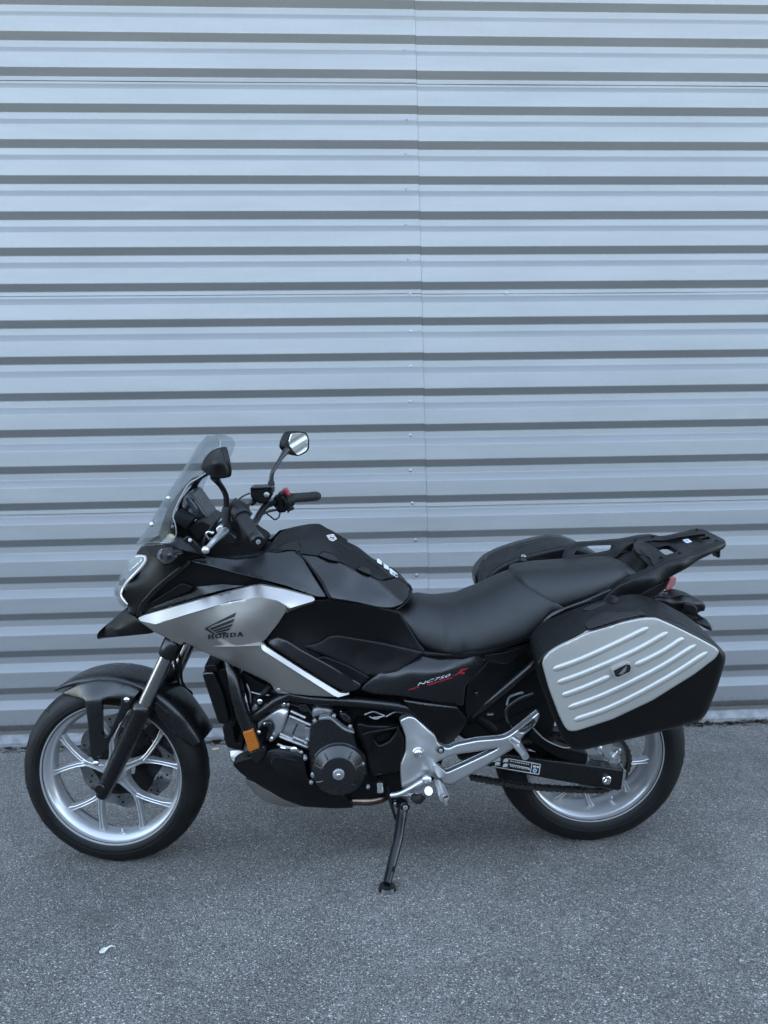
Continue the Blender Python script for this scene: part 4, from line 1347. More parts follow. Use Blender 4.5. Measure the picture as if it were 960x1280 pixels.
# headlamp
hl = plate('headlight', bike, cv('K', [(296, 78, -.02), (378, 82, -.065), (384, 118, -.08), (345, 180, -.085), (240, 285, -.088), (192, 355, -.088), (190, 395, -.088), (238, 452, -.095), (228, 482, -.085), (190, 462, -.05), (150, 398, -.01), (134, 372, .01), (142, 325, .01), (185, 235, .005), (240, 130, -.002)]), 'castgrey',
     ctrl=cv('K', [(210, 300, -.04), (290, 160, -.04), (170, 390, -.03)]), thick=.05, r=0, rnd=5, sym=True)
def lamp_bit(name, pts, m, dw, thick=.01, r=.002, rnd=3):
    P_ = [(x, y, surf_w('headlight', x, y)+dw) for x, y in cv('K', pts)]
    return plate(name, hl, P_, m, thick=thick, r=r, rnd=rnd)
lamp_bit('reflector', [(260, 110), (340, 95), (345, 125), (300, 160), (240, 215), (225, 190)], 'chrome', -.004, rnd=10)
lamp_bit('reflector', [(180, 270), (225, 250), (200, 310), (165, 370), (150, 355)], 'screen', -.004, rnd=8)
lamp_bit('reflector', [(160, 385), (180, 375), (215, 430), (220, 462), (190, 450)], 'chrome', -.004, rnd=6)
bm = bmesh.new()
dp = [(300, 95), (345, 92), (366, 100), (368, 122), (345, 160), (300, 210), (250, 262), (212, 312), (192, 352), (188, 385), (208, 420), (236, 452)]
P_ = [U(x, y, surf_w('headlight', x, y)-.007) for x, y in cv('K', dp)]
P_ = [Vector(q) for q in crom([tuple(p) for p in P_], 6)]
bm_tube(bm, P_, [.0023]*len(P_), 10)
drl = finish('running_light', bm, 'drl', hl, 40)
drl['label'] = 'lit white running light strip along the lamp edge'
mirror_copy(drl, hl)
plate('lamp_lens', hl, [(x, y, w-.014) for x, y, w in cv('K', [(292, 76, -.02), (378, 80, -.065), (388, 118, -.08), (350, 184, -.085), (245, 290, -.088), (198, 358, -.088), (196, 395, -.088), (244, 452, -.095), (230, 486, -.085), (186, 466, -.05), (146, 400, -.01), (130, 372, .01), (138, 325, .01), (180, 235, .005), (236, 130, -.002)])], 'lens',
      ctrl=[(x, y, w-.014) for x, y, w in cv('K', [(210, 300, -.045), (290, 160, -.045), (170, 390, -.035)])], thick=.003, r=.003, rnd=5, sym=True, back=False)
# front turn signal pod on the cowl
pod = both('turn_signal', bike, cv('K', [(452, 92, -.175), (470, 48, -.185), (510, 22, -.19), (580, 22, -.20), (640, 45, -.20), (665, 70, -.20), (640, 100, -.20), (570, 150, -.20), (505, 168, -.19), (478, 130, -.18)]), 'gloss', ctrl=cv('K', [(550, 85, -.235)]), thick=.03, r=.012, rnd=8)
both('signal_lens', pod, cv('K', [(454, 92, -.181), (470, 50, -.190), (500, 26, -.197), (485, 70, -.203), (480, 110, -.200), (505, 160, -.198), (480, 128, -.188)]), 'lens', thick=.004, r=.002, rnd=3)
both('signal_glass', pod, cv('K', [(500, 105, -.214), (560, 85, -.232), (620, 92, -.220), (560, 145, -.212), (512, 156, -.206)]), 'screen', thick=.006, r=.003, rnd=4)
# side cowl with its long scooped recess
cowl = both('side_cowl', bike, cv('K', [(300, 548, -.10), (305, 500, -.105), (335, 440, -.115), (430, 335, -.125), (560, 225, -.135), (668, 148, -.142), (690, 118, -.142), (960, 185, -.150), (1160, 238, -.158), (1320, 296, -.165), (1560, 380, -.178), (1500, 378, -.176), (1300, 330, -.166), (1150, 318, -.155), (950, 352, -.140), (640, 440, -.118), (345, 540, -.098), (315, 556, -.098)]), 'plastic', thick=.014, r=.003, rnd=4, lam=1e-3)
both('cowl_band', cowl, cv('K', [(302, 545, -.106), (308, 500, -.112), (335, 438, -.126), (430, 332, -.142), (560, 222, -.154), (666, 146, -.160), (692, 116, -.160), (722, 150, -.150), (640, 215, -.150), (500, 325, -.142), (400, 425, -.128), (352, 505, -.116), (334, 545, -.108)]), 'satin', thick=.014, r=.004, rnd=4, lam=1e-3)
both('cowl_lower_strip', cowl, cv('K', [(348, 536, -.106), (408, 478, -.108), (560, 418, -.118), (702, 362, -.130), (748, 318, -.134), (960, 296, -.142), (1130, 300, -.152), (1165, 306, -.158), (950, 347, -.154), (640, 436, -.128), (420, 508, -.112)]), 'satin', thick=.014, r=.002, rnd=3, lam=1e-3)
both('cowl_insert', cowl, cv('K', [(405, 448, -.128), (520, 372, -.136), (632, 298, -.146), (660, 296, -.148), (735, 322, -.150), (700, 358, -.146), (560, 405, -.134), (415, 458, -.124)]), 'plastic', thick=.01, r=.003, rnd=4)
# silver side fairing (lower edge, face, and the bright bevels along its upper and rear edges)
FAIR = cv('R', [(0, 326, -.205), (200, 268, -.228), (400, 226, -.240), (470, 220, -.243), (560, 238, -.247), (622, 272, -.250), (612, 310, -.247), (560, 388, -.240), (488, 478, -.232), (468, 492, -.230), (456, 512, -.232), (470, 532, -.232), (700, 676, -.225), (920, 810, -.215), (905, 822, -.213), (760, 815, -.205), (640, 802, -.200), (560, 770, -.195), (500, 730, -.190), (330, 650, -.178), (140, 562, -.165), (0, 490, -.155)]) + cv('K', [(640, 760, -.150), (505, 692, -.140), (440, 662, -.135), (326, 580, -.125), (322, 566, -.126), (440, 595, -.150)])
fair = both('silver_fairing', bike, FAIR, 'silver', ctrl=cv('R', [(250, 400, -.242), (430, 380, -.249), (300, 515, -.236), (420, 505, -.236), (300, 570, -.215), (500, 620, -.222), (560, 690, -.214), (100, 480, -.200), (520, 260, -.2475), (450, 640, -.212)]) + cv('K', [(560, 640, -.165)]), thick=.016, r=.003, rnd=3, step=4, key='fair')
both('fairing_bevel', fair, cv('K', [(314, 556, -.115), (360, 535, -.118), (960, 368, -.186)]) + cv('R', [(200, 208, -.201), (400, 158, -.211), (460, 150, -.214), (600, 176, -.216), (770, 222, -.230), (786, 236, -.234), (778, 246, -.238), (625, 292, -.250), (618, 276, -.254), (560, 243, -.251), (470, 225, -.2475), (400, 231, -.244), (200, 273, -.232), (0, 331, -.209)]) + cv('K', [(446, 602, -.154), (330, 576, -.128)]), 'silver', thick=.014, r=.001, rnd=2, step=3, lam=3e-3)
both('fairing_wing_underside', fair, cv('R', [(622, 276, -.250), (780, 240, -.232), (778, 256, -.222), (640, 305, -.222), (612, 320, -.232), (608, 300, -.240)]), 'silver', thick=.012, r=.002, rnd=2, lam=0)
both('fairing_crease', fair, cv('R', [(170, 521, -.2335), (300, 500, -.229), (462, 484, -.226), (470, 490, -.227), (456, 514, -.2425), (300, 519, -.2400)]), 'silver', thick=.008, r=0, rnd=1, lam=0, step=2)
both('fairing_trim', fair, cv('R', [(458, 510, -.2365), (474, 497, -.226), (492, 520, -.2255), (710, 660, -.2205), (938, 798, -.212), (975, 800, -.210), (992, 795, -.208), (990, 806, -.212), (925, 824, -.221), (900, 814, -.222), (690, 680, -.2325), (470, 540, -.2375)]), 'silver', thick=.012, r=.001, rnd=1.5, lam=0, step=2)
px, py = cv('R', [(570, 775)])[0]
both('fairing_tab', fair, cv('R', [(515, 735, -.18), (570, 752, -.185), (640, 800, -.19), (610, 806, -.19), (560, 798, -.185), (545, 780, -.183)]), 'silver', thick=.01, r=.002)
disc_at('fairing_bolt', fair, U(px, py, -.192), .006, .005, 'castgrey', dome=.002, seg=12)
# wing emblem and lettering
wing = [[(124, 410), (160, 391), (313, 314), (303, 340), (170, 394), (141, 411), (190, 446), (176, 446), (126, 417)],
        [(152, 412), (303, 351), (293, 374), (168, 420), (160, 417)], [(170, 424), (294, 381), (282, 400), (182, 430)], [(184, 433), (280, 406), (270, 422), (196, 438)], [(198, 441), (248, 431), (262, 444), (208, 447)]]
decal('wing_emblem', fair, [cv('R', p) for p in wing], 'fair', 'black_print', lift=.0014, step=2)
GL = {'H': [[(0, 0), (.42, 0), (.42, .16), (.34, .16), (.34, .42), (.66, .42), (.66, .16), (.58, .16), (.58, 0), (1, 0), (1, .16), (.92, .16), (.92, .84), (1, .84), (1, 1), (.58, 1), (.58, .84), (.66, .84), (.66, .60), (.34, .60), (.34, .84), (.42, .84), (.42, 1), (0, 1), (0, .84), (.08, .84), (.08, .16), (0, .16)]],
      'O': [[(.5, 0), (.8, .04), (1, .25), (1, .75), (.8, .96), (.5, 1), (.5, .80), (.66, .78), (.74, .66), (.74, .34), (.66, .22), (.5, .20)], [(.5, 0), (.5, .20), (.34, .22), (.26, .34), (.26, .66), (.34, .78), (.5, .80), (.5, 1), (.2, .96), (0, .75), (0, .25), (.2, .04)]],
      'N': [[(0, 0), (.36, 0), (.36, .16), (.26, .16), (.26, .62), (.70, 0), (.92, 0), (.92, .84), (1, .84), (1, 1), (.62, 1), (.62, .84), (.70, .84), (.70, .38), (.28, 1), (0, 1), (0, .84), (.06, .84), (.06, .16), (0, .16)]],
      'D': [[(0, 0), (.55, 0), (.85, .06), (1, .28), (1, .5), (.72, .5), (.72, .34), (.64, .20), (.52, .18), (.36, .18), (.36, .5), (.08, .5), (.08, .16), (0, .16)], [(.08, .5), (.36, .5), (.36, .82), (.52, .82), (.64, .80), (.72, .66), (.72, .5), (1, .5), (1, .72), (.85, .94), (.55, 1), (0, 1), (0, .84), (.08, .84)]],
      'A': [[(0, 0), (.36, 0), (.36, .16), (.28, .16), (.31, .28), (.62, .28), (.66, .16), (.58, .16), (.58, 0), (1, 0), (1, .16), (.93, .16), (.66, 1), (.34, 1), (.07, .16), (0, .16)]]}
def glyphs(word, c, org, xv, yv, gap=.16):
    polys = []
    n = len(word)
    for i, ch in enumerate(word):
        for g in GL[ch]:
            polys.append(cv(c, [(org[0]+xv[0]*(i+gx*(1-gap))/n+yv[0]*gy, org[1]+xv[1]*(i+gx*(1-gap))/n+yv[1]*gy) for gx, gy in g]))
    return polys
decal('maker_lettering', fair, glyphs('HONDA', 'R', (143, 476), (220, -19), (-1, -27)), 'fair', 'black_print', lift=.0014, step=4)

# tank side cover (fixed front half), rear half and lid of the storage compartment
tsc = both('tank_side_cover', bike, cv('A', [(362, 546, -.150), (440, 530, -.138), (560, 541, -.132), (640, 534, -.128), (672, 516, -.122), (735, 505, -.122), (798, 506, -.126), (826, 536, -.142), (868, 606, -.172), (926, 694, -.196), (880, 692, -.198), (760, 648, -.192), (640, 616, -.182), (560, 598, -.174), (470, 572, -.164)]), 'satin',
     ctrl=cv('A', [(700, 580, -.162), (800, 630, -.180), (560, 570, -.158), (740, 545, -.144), (860, 668, -.192)]), thick=.014, r=.003, rnd=4, lam=1e-3)
trc = both('tank_rear_cover', bike, cv('L', [(245, 248, -.128), (270, 255, -.128), (370, 265, -.125), (440, 292, -.122), (500, 300, -.120), (600, 346, -.115), (690, 385, -.108), (745, 412, -.105), (800, 400, -.075), (840, 390, -.055), (900, 430, -.030), (922, 470, -.040), (915, 510, -.085), (890, 545, -.125), (825, 582, -.150), (740, 580, -.165), (600, 545, -.185), (450, 524, -.200), (436, 498, -.196), (400, 420, -.174), (330, 330, -.148)]), 'satin',
     ctrl=cv('L', [(450, 400, -.165), (600, 440, -.150), (500, 490, -.188), (700, 510, -.155), (800, 480, -.125), (850, 440, -.075), (560, 360, -.135)]), thick=.014, r=.006, rnd=6)
lid = plate('tank_lid', bike, cv('L', [(35, 255, -.115), (75, 215, -.098), (120, 150, -.055), (155, 118, -.020), (230, 88, .0), (330, 67, .004), (385, 68, .004), (430, 95, .004), (560, 180, .004), (700, 275, .004), (850, 375, .004), (925, 440, .004), (935, 470, .0), (900, 428, -.026), (845, 388, -.056), (805, 395, -.076), (745, 408, -.10), (690, 380, -.104), (600, 342, -.11), (500, 296, -.116), (440, 288, -.118), (370, 262, -.121), (270, 250, -.124), (240, 240, -.124), (150, 235, -.125), (60, 265, -.12)]), 'plastic',
     ctrl=cv('L', [(250, 150, -.068), (400, 170, -.068), (330, 110, -.035), (550, 270, -.078), (650, 290, -.050), (750, 360, -.070), (180, 190, -.095), (300, 215, -.105), (450, 130, -.024), (600, 230, -.032), (760, 330, -.034)]), thick=.012, r=.002, rnd=3, sym=True, key='lid', lam=1e-3)
both('lid_bumper', lid, cv('L', [(50, 258, -.126), (150, 200, -.120), (185, 183, -.113), (260, 184, -.110), (270, 215, -.123), (262, 242, -.130), (235, 232, -.129), (180, 230, -.129), (130, 250, -.129), (60, 268, -.127)]), 'plastic', thick=.014, r=.004, rnd=4)
both('lid_catch', lid, cv('L', [(370, 262, -.128), (400, 236, -.122), (470, 256, -.120), (495, 285, -.122), (495, 300, -.128), (440, 290, -.130)]), 'plastic', thick=.014, r=.003, rnd=3)
both('lid_catch', lid, cv('L', [(602, 342, -.118), (625, 328, -.112), (680, 345, -.110), (692, 362, -.112), (690, 384, -.116), (640, 362, -.120)]), 'plastic', thick=.014, r=.003, rnd=3)
tube('cover_seam', bike, [(*p[:2], p[2]) for p in cv('L', [(240, 236, -.130), (262, 256, -.134), (300, 292, -.142), (345, 350, -.160), (395, 425, -.182), (430, 495, -.200), (442, 518, -.202)])], .0035, 'dark', 8)
for pts in ([(478, 128), (500, 138), (552, 170), (545, 176), (500, 158)], [(655, 285), (670, 280), (745, 335), (735, 342), (665, 292)]):
    decal('lid_slot', lid, [cv('L', pts)], 'lid', 'dark', lift=.001, step=3)
for pts in ([(490, 180), (500, 178), (575, 225), (568, 230)], [(740, 335), (750, 332), (815, 385), (808, 388)]):
    decal('lid_line', lid, [cv('L', pts)], 'lid', 'satin', lift=.0012, step=3)
decal('lid_sticker', lid, [cv('L', [(422, 140), (465, 132), (485, 162), (462, 176), (440, 168)])], 'lid', 'white', lift=.0016, rnd=.8)
decal('sticker_frame', lid, [cv('L', [(429, 143), (464, 137), (479, 161), (461, 170), (443, 164)])], 'lid', 'red_paint', lift=.0026)
decal('sticker_centre', lid, [cv('L', [(432, 146), (463, 140), (475, 160), (460, 167), (445, 162)])], 'lid', 'white', lift=.0036)
decal('sticker_symbol', lid, [cv('L', [(441, 148), (452, 146), (456, 153), (447, 158)]), cv('L', [(457, 152), (464, 146), (469, 158), (458, 163)])], 'lid', 'black_print', lift=.0047)
for pts in ([(725, 280), (735, 280), (755, 298), (755, 318), (727, 302)], [(765, 308), (797, 328), (798, 348), (768, 335)], [(800, 340), (806, 336), (850, 372), (850, 395), (804, 368)]):
    decal('lid_label', lid, [cv('L', pts)], 'lid', 'white', lift=.0016, rnd=.5)
# rear joint between tank and seat
both('tank_tail', bike, cv('L', [(905, 425, -.02), (930, 445, .0), (940, 462, -.01), (938, 490, -.04), (930, 522, -.08), (880, 570, -.125), (850, 590, -.14), (830, 584, -.145), (895, 545, -.118), (918, 508, -.08), (924, 470, -.035)]), 'plastic', thick=.02, r=.004, rnd=3)
# dark middle body under the tank covers
mid = both('middle_cover', bike, cv('D', [(300, 352, -.19), (360, 348, -.19), (540, 378, -.165), (612, 394, -.15), (640, 402, -.145), (716, 526, -.15), (745, 556, -.155), (640, 650, -.17), (520, 690, -.18), (470, 690, -.185), (240, 545, -.195), (110, 505, -.205), (190, 392, -.205)]), 'gloss' if False else 'plastic',
     ctrl=cv('D', [(400, 440, -.165), (560, 470, -.148), (250, 460, -.185), (600, 580, -.150), (450, 600, -.165)]), thick=.02, r=.004, rnd=4)
both('knee_panel', mid, cv('D', [(236, 538, -.192), (320, 520, -.186), (350, 496, -.182), (385, 490, -.180), (560, 520, -.172), (742, 560, -.172), (640, 640, -.186), (560, 660, -.190), (500, 655, -.190), (350, 580, -.194)]), 'plastic',
     ctrl=cv('D', [(480, 560, -.176), (600, 590, -.176)]), thick=.016, r=.006, rnd=6)
both('shroud_bar', mid, cv('D', [(102, 506, -.205), (150, 497, -.208), (190, 512, -.210), (240, 545, -.210), (360, 612, -.210), (490, 690, -.208), (472, 712, -.212), (425, 722, -.214), (360, 690, -.215), (112, 530, -.215)]), 'satin', thick=.03, r=.006, rnd=4)
both('shroud_slat', mid, cv('D', [(286, 582, -.198), (340, 577, -.200), (430, 612, -.204), (516, 660, -.205), (500, 684, -.206), (462, 692, -.206), (400, 650, -.203)]), 'plastic', thick=.02, r=.004, rnd=3)
both('slat_slot', mid, cv('D', [(330, 600, -.2045), (345, 596, -.2055), (455, 668, -.2095), (448, 676, -.2095)]), 'dark', thick=.004, r=.001, rnd=2)
# side covers behind: the one with the model lettering and the lower one
sc = both('side_cover', bike, cv('P', [(-240, 300, -.200), (-215, 262, -.196), (-120, 190, -.185), (-20, 140, -.170), (60, 95, -.155), (110, 78, -.150), (250, 92, -.150), (400, 82, -.150), (495, 62, -.148), (492, 92, -.150), (520, 130, -.152), (440, 230, -.168), (396, 268, -.174), (384, 400, -.166), (250, 385, -.180), (100, 355, -.192), (0, 335, -.198), (-150, 325, -.202)]), 'satin',
     ctrl=cv('P', [(200, 180, -.188), (300, 140, -.176), (100, 250, -.196), (330, 300, -.180), (50, 170, -.186), (400, 170, -.170)]), thick=.016, r=.005, rnd=5, key='sc')
both('side_cover_rear', bike, cv('P', [(500, 62, -.145), (640, 50, -.135), (760, 20, -.125), (800, 0, -.12), (775, 120, -.125), (770, 165, -.125), (640, 290, -.135), (455, 430, -.145), (400, 480, -.148), (386, 400, -.158), (400, 268, -.165), (520, 132, -.148)]), 'plastic', thick=.016, r=.005, rnd=4)
both('tail_lower_edge', bike, cv('P', [(495, 90, -.152), (640, 70, -.142), (745, 35, -.132), (790, -5, -.125), (800, 8, -.125), (770, 60, -.13), (690, 115, -.137), (640, 150, -.14), (520, 130, -.15)]), 'satin', thick=.01, r=.004, rnd=4)
lsc = both('lower_side_cover', bike, cv('P', [(18, 360, -.196), (150, 380, -.190), (345, 408, -.180), (412, 482, -.168), (345, 580, -.168), (292, 632, -.172), (232, 606, -.180), (205, 572, -.182), (100, 465, -.190)]), 'plastic', ctrl=cv('P', [(250, 480, -.186)]), thick=.02, r=.005, rnd=6)
both('lower_cover_lip', lsc, cv('P', [(18, 358, -.198), (150, 376, -.193), (345, 402, -.184), (352, 415, -.186), (150, 394, -.197), (30, 374, -.201)]), 'satin', thick=.01, r=.002, rnd=2)
disc_at('cover_screw', bike, U(*cv('P', [(460, 320)])[0], -.158), .006, .006, 'black_metal', dome=.001)
# model lettering: white characters, red X, red underline
def text_decal(name, parent, s, key, c, org, xv, yv, m, lift=.0014):
    cu = bpy.data.curves.new(name+'_curve', 'FONT')
    cu.body = s
    cu.size = 1.0
    ob = bpy.data.objects.new(name+'_tmp', cu)
    col.objects.link(ob)
    dg = bpy.context.evaluated_depsgraph_get()
    me = bpy.data.meshes.new_from_object(ob.evaluated_get(dg))
    bpy.data.objects.remove(ob)
    xs_ = [v.co.x for v in me.vertices]
    x0, x1 = min(xs_), max(xs_)
    ys_ = [v.co.y for v in me.vertices]
    y0, y1 = min(ys_), max(ys_)
    for v in me.vertices:
        a, b = (v.co.x-x0)/(x1-x0), (v.co.y-y0)/(y1-y0)
        px, py = cv(c, [(org[0]+xv[0]*a+yv[0]*b, org[1]+xv[1]*a+yv[1]*b)])[0]
        v.co = U(px, py, surf_w(key, px, py)-lift)
    return link(name, me, m, parent, 0)
text_decal('model_lettering', sc, 'NC750', 'sc', 'P', (104, 276), (190, -56), (14, -20), 'white')
decal('model_letter', sc, [cv('P', [(312, 214), (332, 208), (352, 192), (362, 178), (412, 166), (402, 176), (378, 184), (370, 190), (392, 194), (382, 206), (352, 202), (338, 214)])], 'sc', 'red_paint')
decal('model_underline', sc, [cv('P', [(48, 298), (110, 278), (118, 282), (92, 292), (60, 302)]), cv('P', [(160, 268), (312, 222), (318, 228), (172, 274)])], 'sc', 'red_paint')

# ---------------------------------------------------------------- seat
def seat_loft(name, top, bot, n, nw, shear0, shear1, pw, qv, cap, sag=0.0):
    """top: (px, py) of the upper outline; bot: (px, py, half width) of the lower near edge; ends sheared in plan"""
    T = sorted([tuple(U(x, y, cap))[0::2] for x, y in top])
    B = sorted([(*tuple(U(x, y, -h))[0::2], h) for x, y, h in bot])
    tu, tv = np.array(T).T
    bu, bv, bh = np.array(B).T
    u0, u1 = tu[0], tu[-1]
    def dense(xs_, ys_):
        g_ = np.linspace(xs_[0], xs_[-1], 400)
        y_ = np.interp(g_, xs_, ys_)
        k_ = np.exp(-np.linspace(-2.2, 2.2, 41)**2)
        k_ /= k_.sum()
        yp = np.concatenate([2*y_[0]-y_[20:0:-1], y_, 2*y_[-1]-y_[-2:-22:-1]])
        return g_, np.convolve(yp, k_, 'valid')
    DT, DB, DH = dense(tu, tv), dense(bu, bv), dense(bu, bh)
    def smooth(f, D_):
        return float(np.interp(f, *D_))
    bm = bmesh.new()
    rows = []
    for i in range(n+1):
        t = i/n
        u = u0+(u1-u0)*t
        row = []
        sh = shear0*(1-t)+shear1*t
        for j in range(-nw, nw+1):
            x = j/nw
            ax = abs(x)
            uu = u+sh*ax**2.6
            vt = smooth(u, DT)
            vb = smooth(uu, DB)
            h = smooth(uu, DH)
            # profile: gently crowned top, rounded shoulder, steep flank
            s_ = math.sin(ax*math.pi/2)
            w_ = math.copysign(h*(1-(1-ax)**1.35*0.0)*math.sin(ax*math.pi/2)**0.92, x)
            fall = 1-(1-s_**pw)**qv if s_ < 1 else 1.0
            v_ = vt-(vt-vb)*fall-sag*math.sin(math.pi*t)*math.exp(-(x*3)**2)
            e = min(t, 1-t)
            if e < .03:
                v_ -= .020*(1-math.sqrt(max(0, 1-(1-e/.03)**2)))*(1-fall)+.0*e
            row.append(bm.verts.new((uu, w_, v_)))
        rows.append(row)
    for i in range(n):
        for j in range(2*nw):
            bm.faces.new([rows[i][j], rows[i][j+1], rows[i+1][j+1], rows[i+1][j]])
    # underside and ends
    for row, s_ in ((rows[0], 1), (rows[-1], -1)):
        c = [bm.verts.new((v.co.x+.004*s_, v.co.y*.96, min(v.co.z, row[0].co.z)-.012)) for v in row]
        for j in range(2*nw):
            bm.faces.new([row[j], c[j], c[j+1], row[j+1]][::s_])
    for j in (0, 2*nw):
        c = [bm.verts.new((r_[j].co.x, r_[j].co.y*.93, r_[j].co.z-.012)) for r_ in rows]
        for i in range(n):
            q = [rows[i][j], rows[i+1][j], c[i+1], c[i]]
            bm.faces.new(q if j == 0 else q[::-1])
    return finish(name, bm, 'seat', bike, 60)
seat = seat_loft('rider_seat', cv('D', [(600, 360), (640, 344), (680, 328), (712, 322), (745, 329), (800, 333), (850, 326), (905, 308), (960, 288)]) + cv('M', [(60, 540), (180, 492), (300, 435), (380, 398), (440, 378), (520, 360)]),
     cv('D', [(600, 392, .098), (640, 402, .110), (675, 455, .125), (716, 520, .140), (750, 540, .148), (820, 563, .158), (895, 563, .165)]) + cv('M', [(0, 940, .172), (100, 944, .176), (230, 917, .177), (400, 872, .174), (540, 824, .168), (600, 760, .160), (690, 660, .150)]), 120, 22, 0.0, .085, 2.6, .55, .035)
pil = seat_loft('pillion_seat', cv('F', [(200, 178), (225, 172), (270, 165), (400, 156), (500, 147), (545, 149), (575, 158), (598, 182), (606, 200)]),
     cv('F', [(290, 330, .140), (348, 326, .148), (395, 309, .144), (450, 290, .138), (500, 270, .130), (556, 248, .118), (585, 234, .105), (600, 215, .085)]), 90, 22, .125, .0, 3.2, .50, .045)
both('seat_base', bike, cv('M', [(235, 918, -.168), (540, 826, -.160), (548, 850, -.158), (400, 905, -.165), (250, 950, -.17), (100, 975, -.17), (-180, 960, -.16), (-300, 910, -.15), (-200, 925, -.155), (0, 945, -.165)]), 'plastic', thick=.02, r=.004, rnd=3)
# tail side panel, grab rails and luggage rack
tail = both('tail_panel', bike, cv('F', [(272, 402, -.150), (300, 372, -.150), (345, 332, -.150), (450, 294, -.145), (556, 250, -.135), (600, 215, -.11), (625, 240, -.12), (590, 285, -.13), (560, 300, -.135), (470, 305, -.148), (400, 325, -.152), (345, 352, -.158), (322, 380, -.158), (300, 405, -.158)]), 'satin', thick=.016, r=.005, rnd=4)
rail = both('grab_rail', bike, cv('N', [(60, 600, -.15), (110, 540, -.15), (165, 492, -.15), (400, 385, -.145), (520, 320, -.14), (600, 300, -.14), (640, 292, -.138), (690, 285, -.13), (890, 196, -.085), (895, 225, -.088), (870, 245, -.095), (700, 325, -.13), (640, 372, -.145), (480, 455, -.15), (270, 582, -.155), (190, 600, -.155), (120, 600, -.152)]), 'plastic',
     ctrl=cv('N', [(400, 430, -.162), (600, 340, -.155), (780, 260, -.115), (250, 510, -.160)]), thick=.03, r=.006, rnd=5)
both('rail_underside', rail, cv('N', [(260, 590, -.130), (520, 440, -.125), (515, 465, -.11), (480, 520, -.10), (430, 560, -.11), (360, 590, -.125), (300, 600, -.13)]), 'plastic', thick=.03, r=.005, rnd=4)
both('rail_edge', rail, cv('N', [(250, 588, -.137), (400, 505, -.134), (480, 462, -.130), (470, 480, -.130), (330, 560, -.137), (290, 590, -.138)]), 'satin', thick=.01, r=.003, rnd=3)
RK = dict(thick=.012, ext=(0, .15, -1), r=.003)
rack = plate('luggage_rack', bike, cv('N', [(275, 210, .02), (300, 190, .11), (420, 150, .17), (440, 160, .165), (500, 155, .165), (635, 124, .17), (655, 115, .17), (740, 112, .165), (885, 185, .05), (893, 205, -.03), (880, 222, -.085), (700, 290, -.125), (640, 298, -.138), (470, 378, -.14), (405, 355, -.12), (385, 300, -.06), (300, 275, -.04), (280, 240, -.02)]), 'plastic',
     holes=[cv('N', [(425, 240), (480, 224), (510, 226), (570, 258), (560, 268), (490, 287)]), cv('N', [(700, 186), (775, 162), (795, 178), (720, 192)])], hr=2, lam=1e-3, rnd=4, step=3, key='rack', **RK)
plate('rack_recess', rack, cv('N', [(370, 190), (400, 178), (470, 182), (575, 248), (570, 256), (510, 222), (430, 236)]), 'dark', ctrl=[(*cv('N', [q])[0], surf_w('rack', *cv('N', [q])[0])-.004) for q in ((380, 188), (470, 185), (570, 250), (430, 232))], thick=.004, r=0, rnd=2)
plate('rack_arm', rack, cv('F', [(382, 165, .06), (398, 122, .09), (430, 103, .12), (500, 98, .15), (580, 92, .16), (640, 80, .17), (690, 76, .165), (650, 92, .14), (600, 112, .09), (578, 132, .05), (560, 152, .04), (500, 150, .05), (440, 154, .05)]), 'plastic', holes=[cv('F', [(416, 148), (430, 124), (470, 113), (545, 110), (552, 118), (545, 131), (500, 140), (460, 146)])], hr=3, rnd=4, thick=.02, r=.004, step=2.5)
plate('tail_top', bike, cv('N', [(0, 300, .06), (120, 285, .08), (280, 255, .08), (350, 295, .02), (400, 350, -.06), (260, 440, -.115), (180, 480, -.135), (60, 540, -.14), (0, 590, -.14), (-40, 560, -.13), (120, 480, -.1), (240, 400, -.04), (240, 350, .02), (150, 295, .06)]), 'plastic', thick=.02, r=.005, rnd=6)
plate('rack_bracket', rack, cv('N', [(285, 245, .02), (320, 250, .0), (390, 300, -.05), (402, 350, -.10), (395, 372, -.11), (330, 310, -.06), (280, 275, -.01)]), 'dark', thick=.02, r=.003, rnd=3)
decal('rack_label', rack, [cv('N', [(603, 186), (640, 178), (668, 198), (632, 208)])], 'rack', 'white', lift=.003, rnd=.6)
decal('rack_label_print', rack, [cv('N', [(622, 190), (636, 186), (644, 193), (630, 197)])], 'rack', 'blue', lift=.0045)
for q in ((290, 190), (405, 163), (700, 120), (720, 195), (585, 275), (460, 303), (830, 195)):
    px, py = cv('N', [q])[0]
    wq = surf_w('rack', px, py)
    disc_at('rack_screw', rack, U(px, py, wq), .0055, .004, 'dark', axis=(0, -.25, 1), seg=12)
plate('rack_hook', rack, cv('N', [(822, 262), (858, 245), (855, 300), (838, 308)]), 'plastic', w=-.05, thick=.03, r=.004, rnd=3)
tube('seat_lock', bike, [(*cv('M', [(500, 330)])[0], .12), (*cv('M', [(502, 300)])[0], .125)], [.014, .013], 'plastic', 16)
disc_at('lock_barrel', bike, U(*cv('M', [(503, 299)])[0], .125)+Vector((0, 0, .002)), .008, .003, 'steel', axis=(0, -.35, 1))
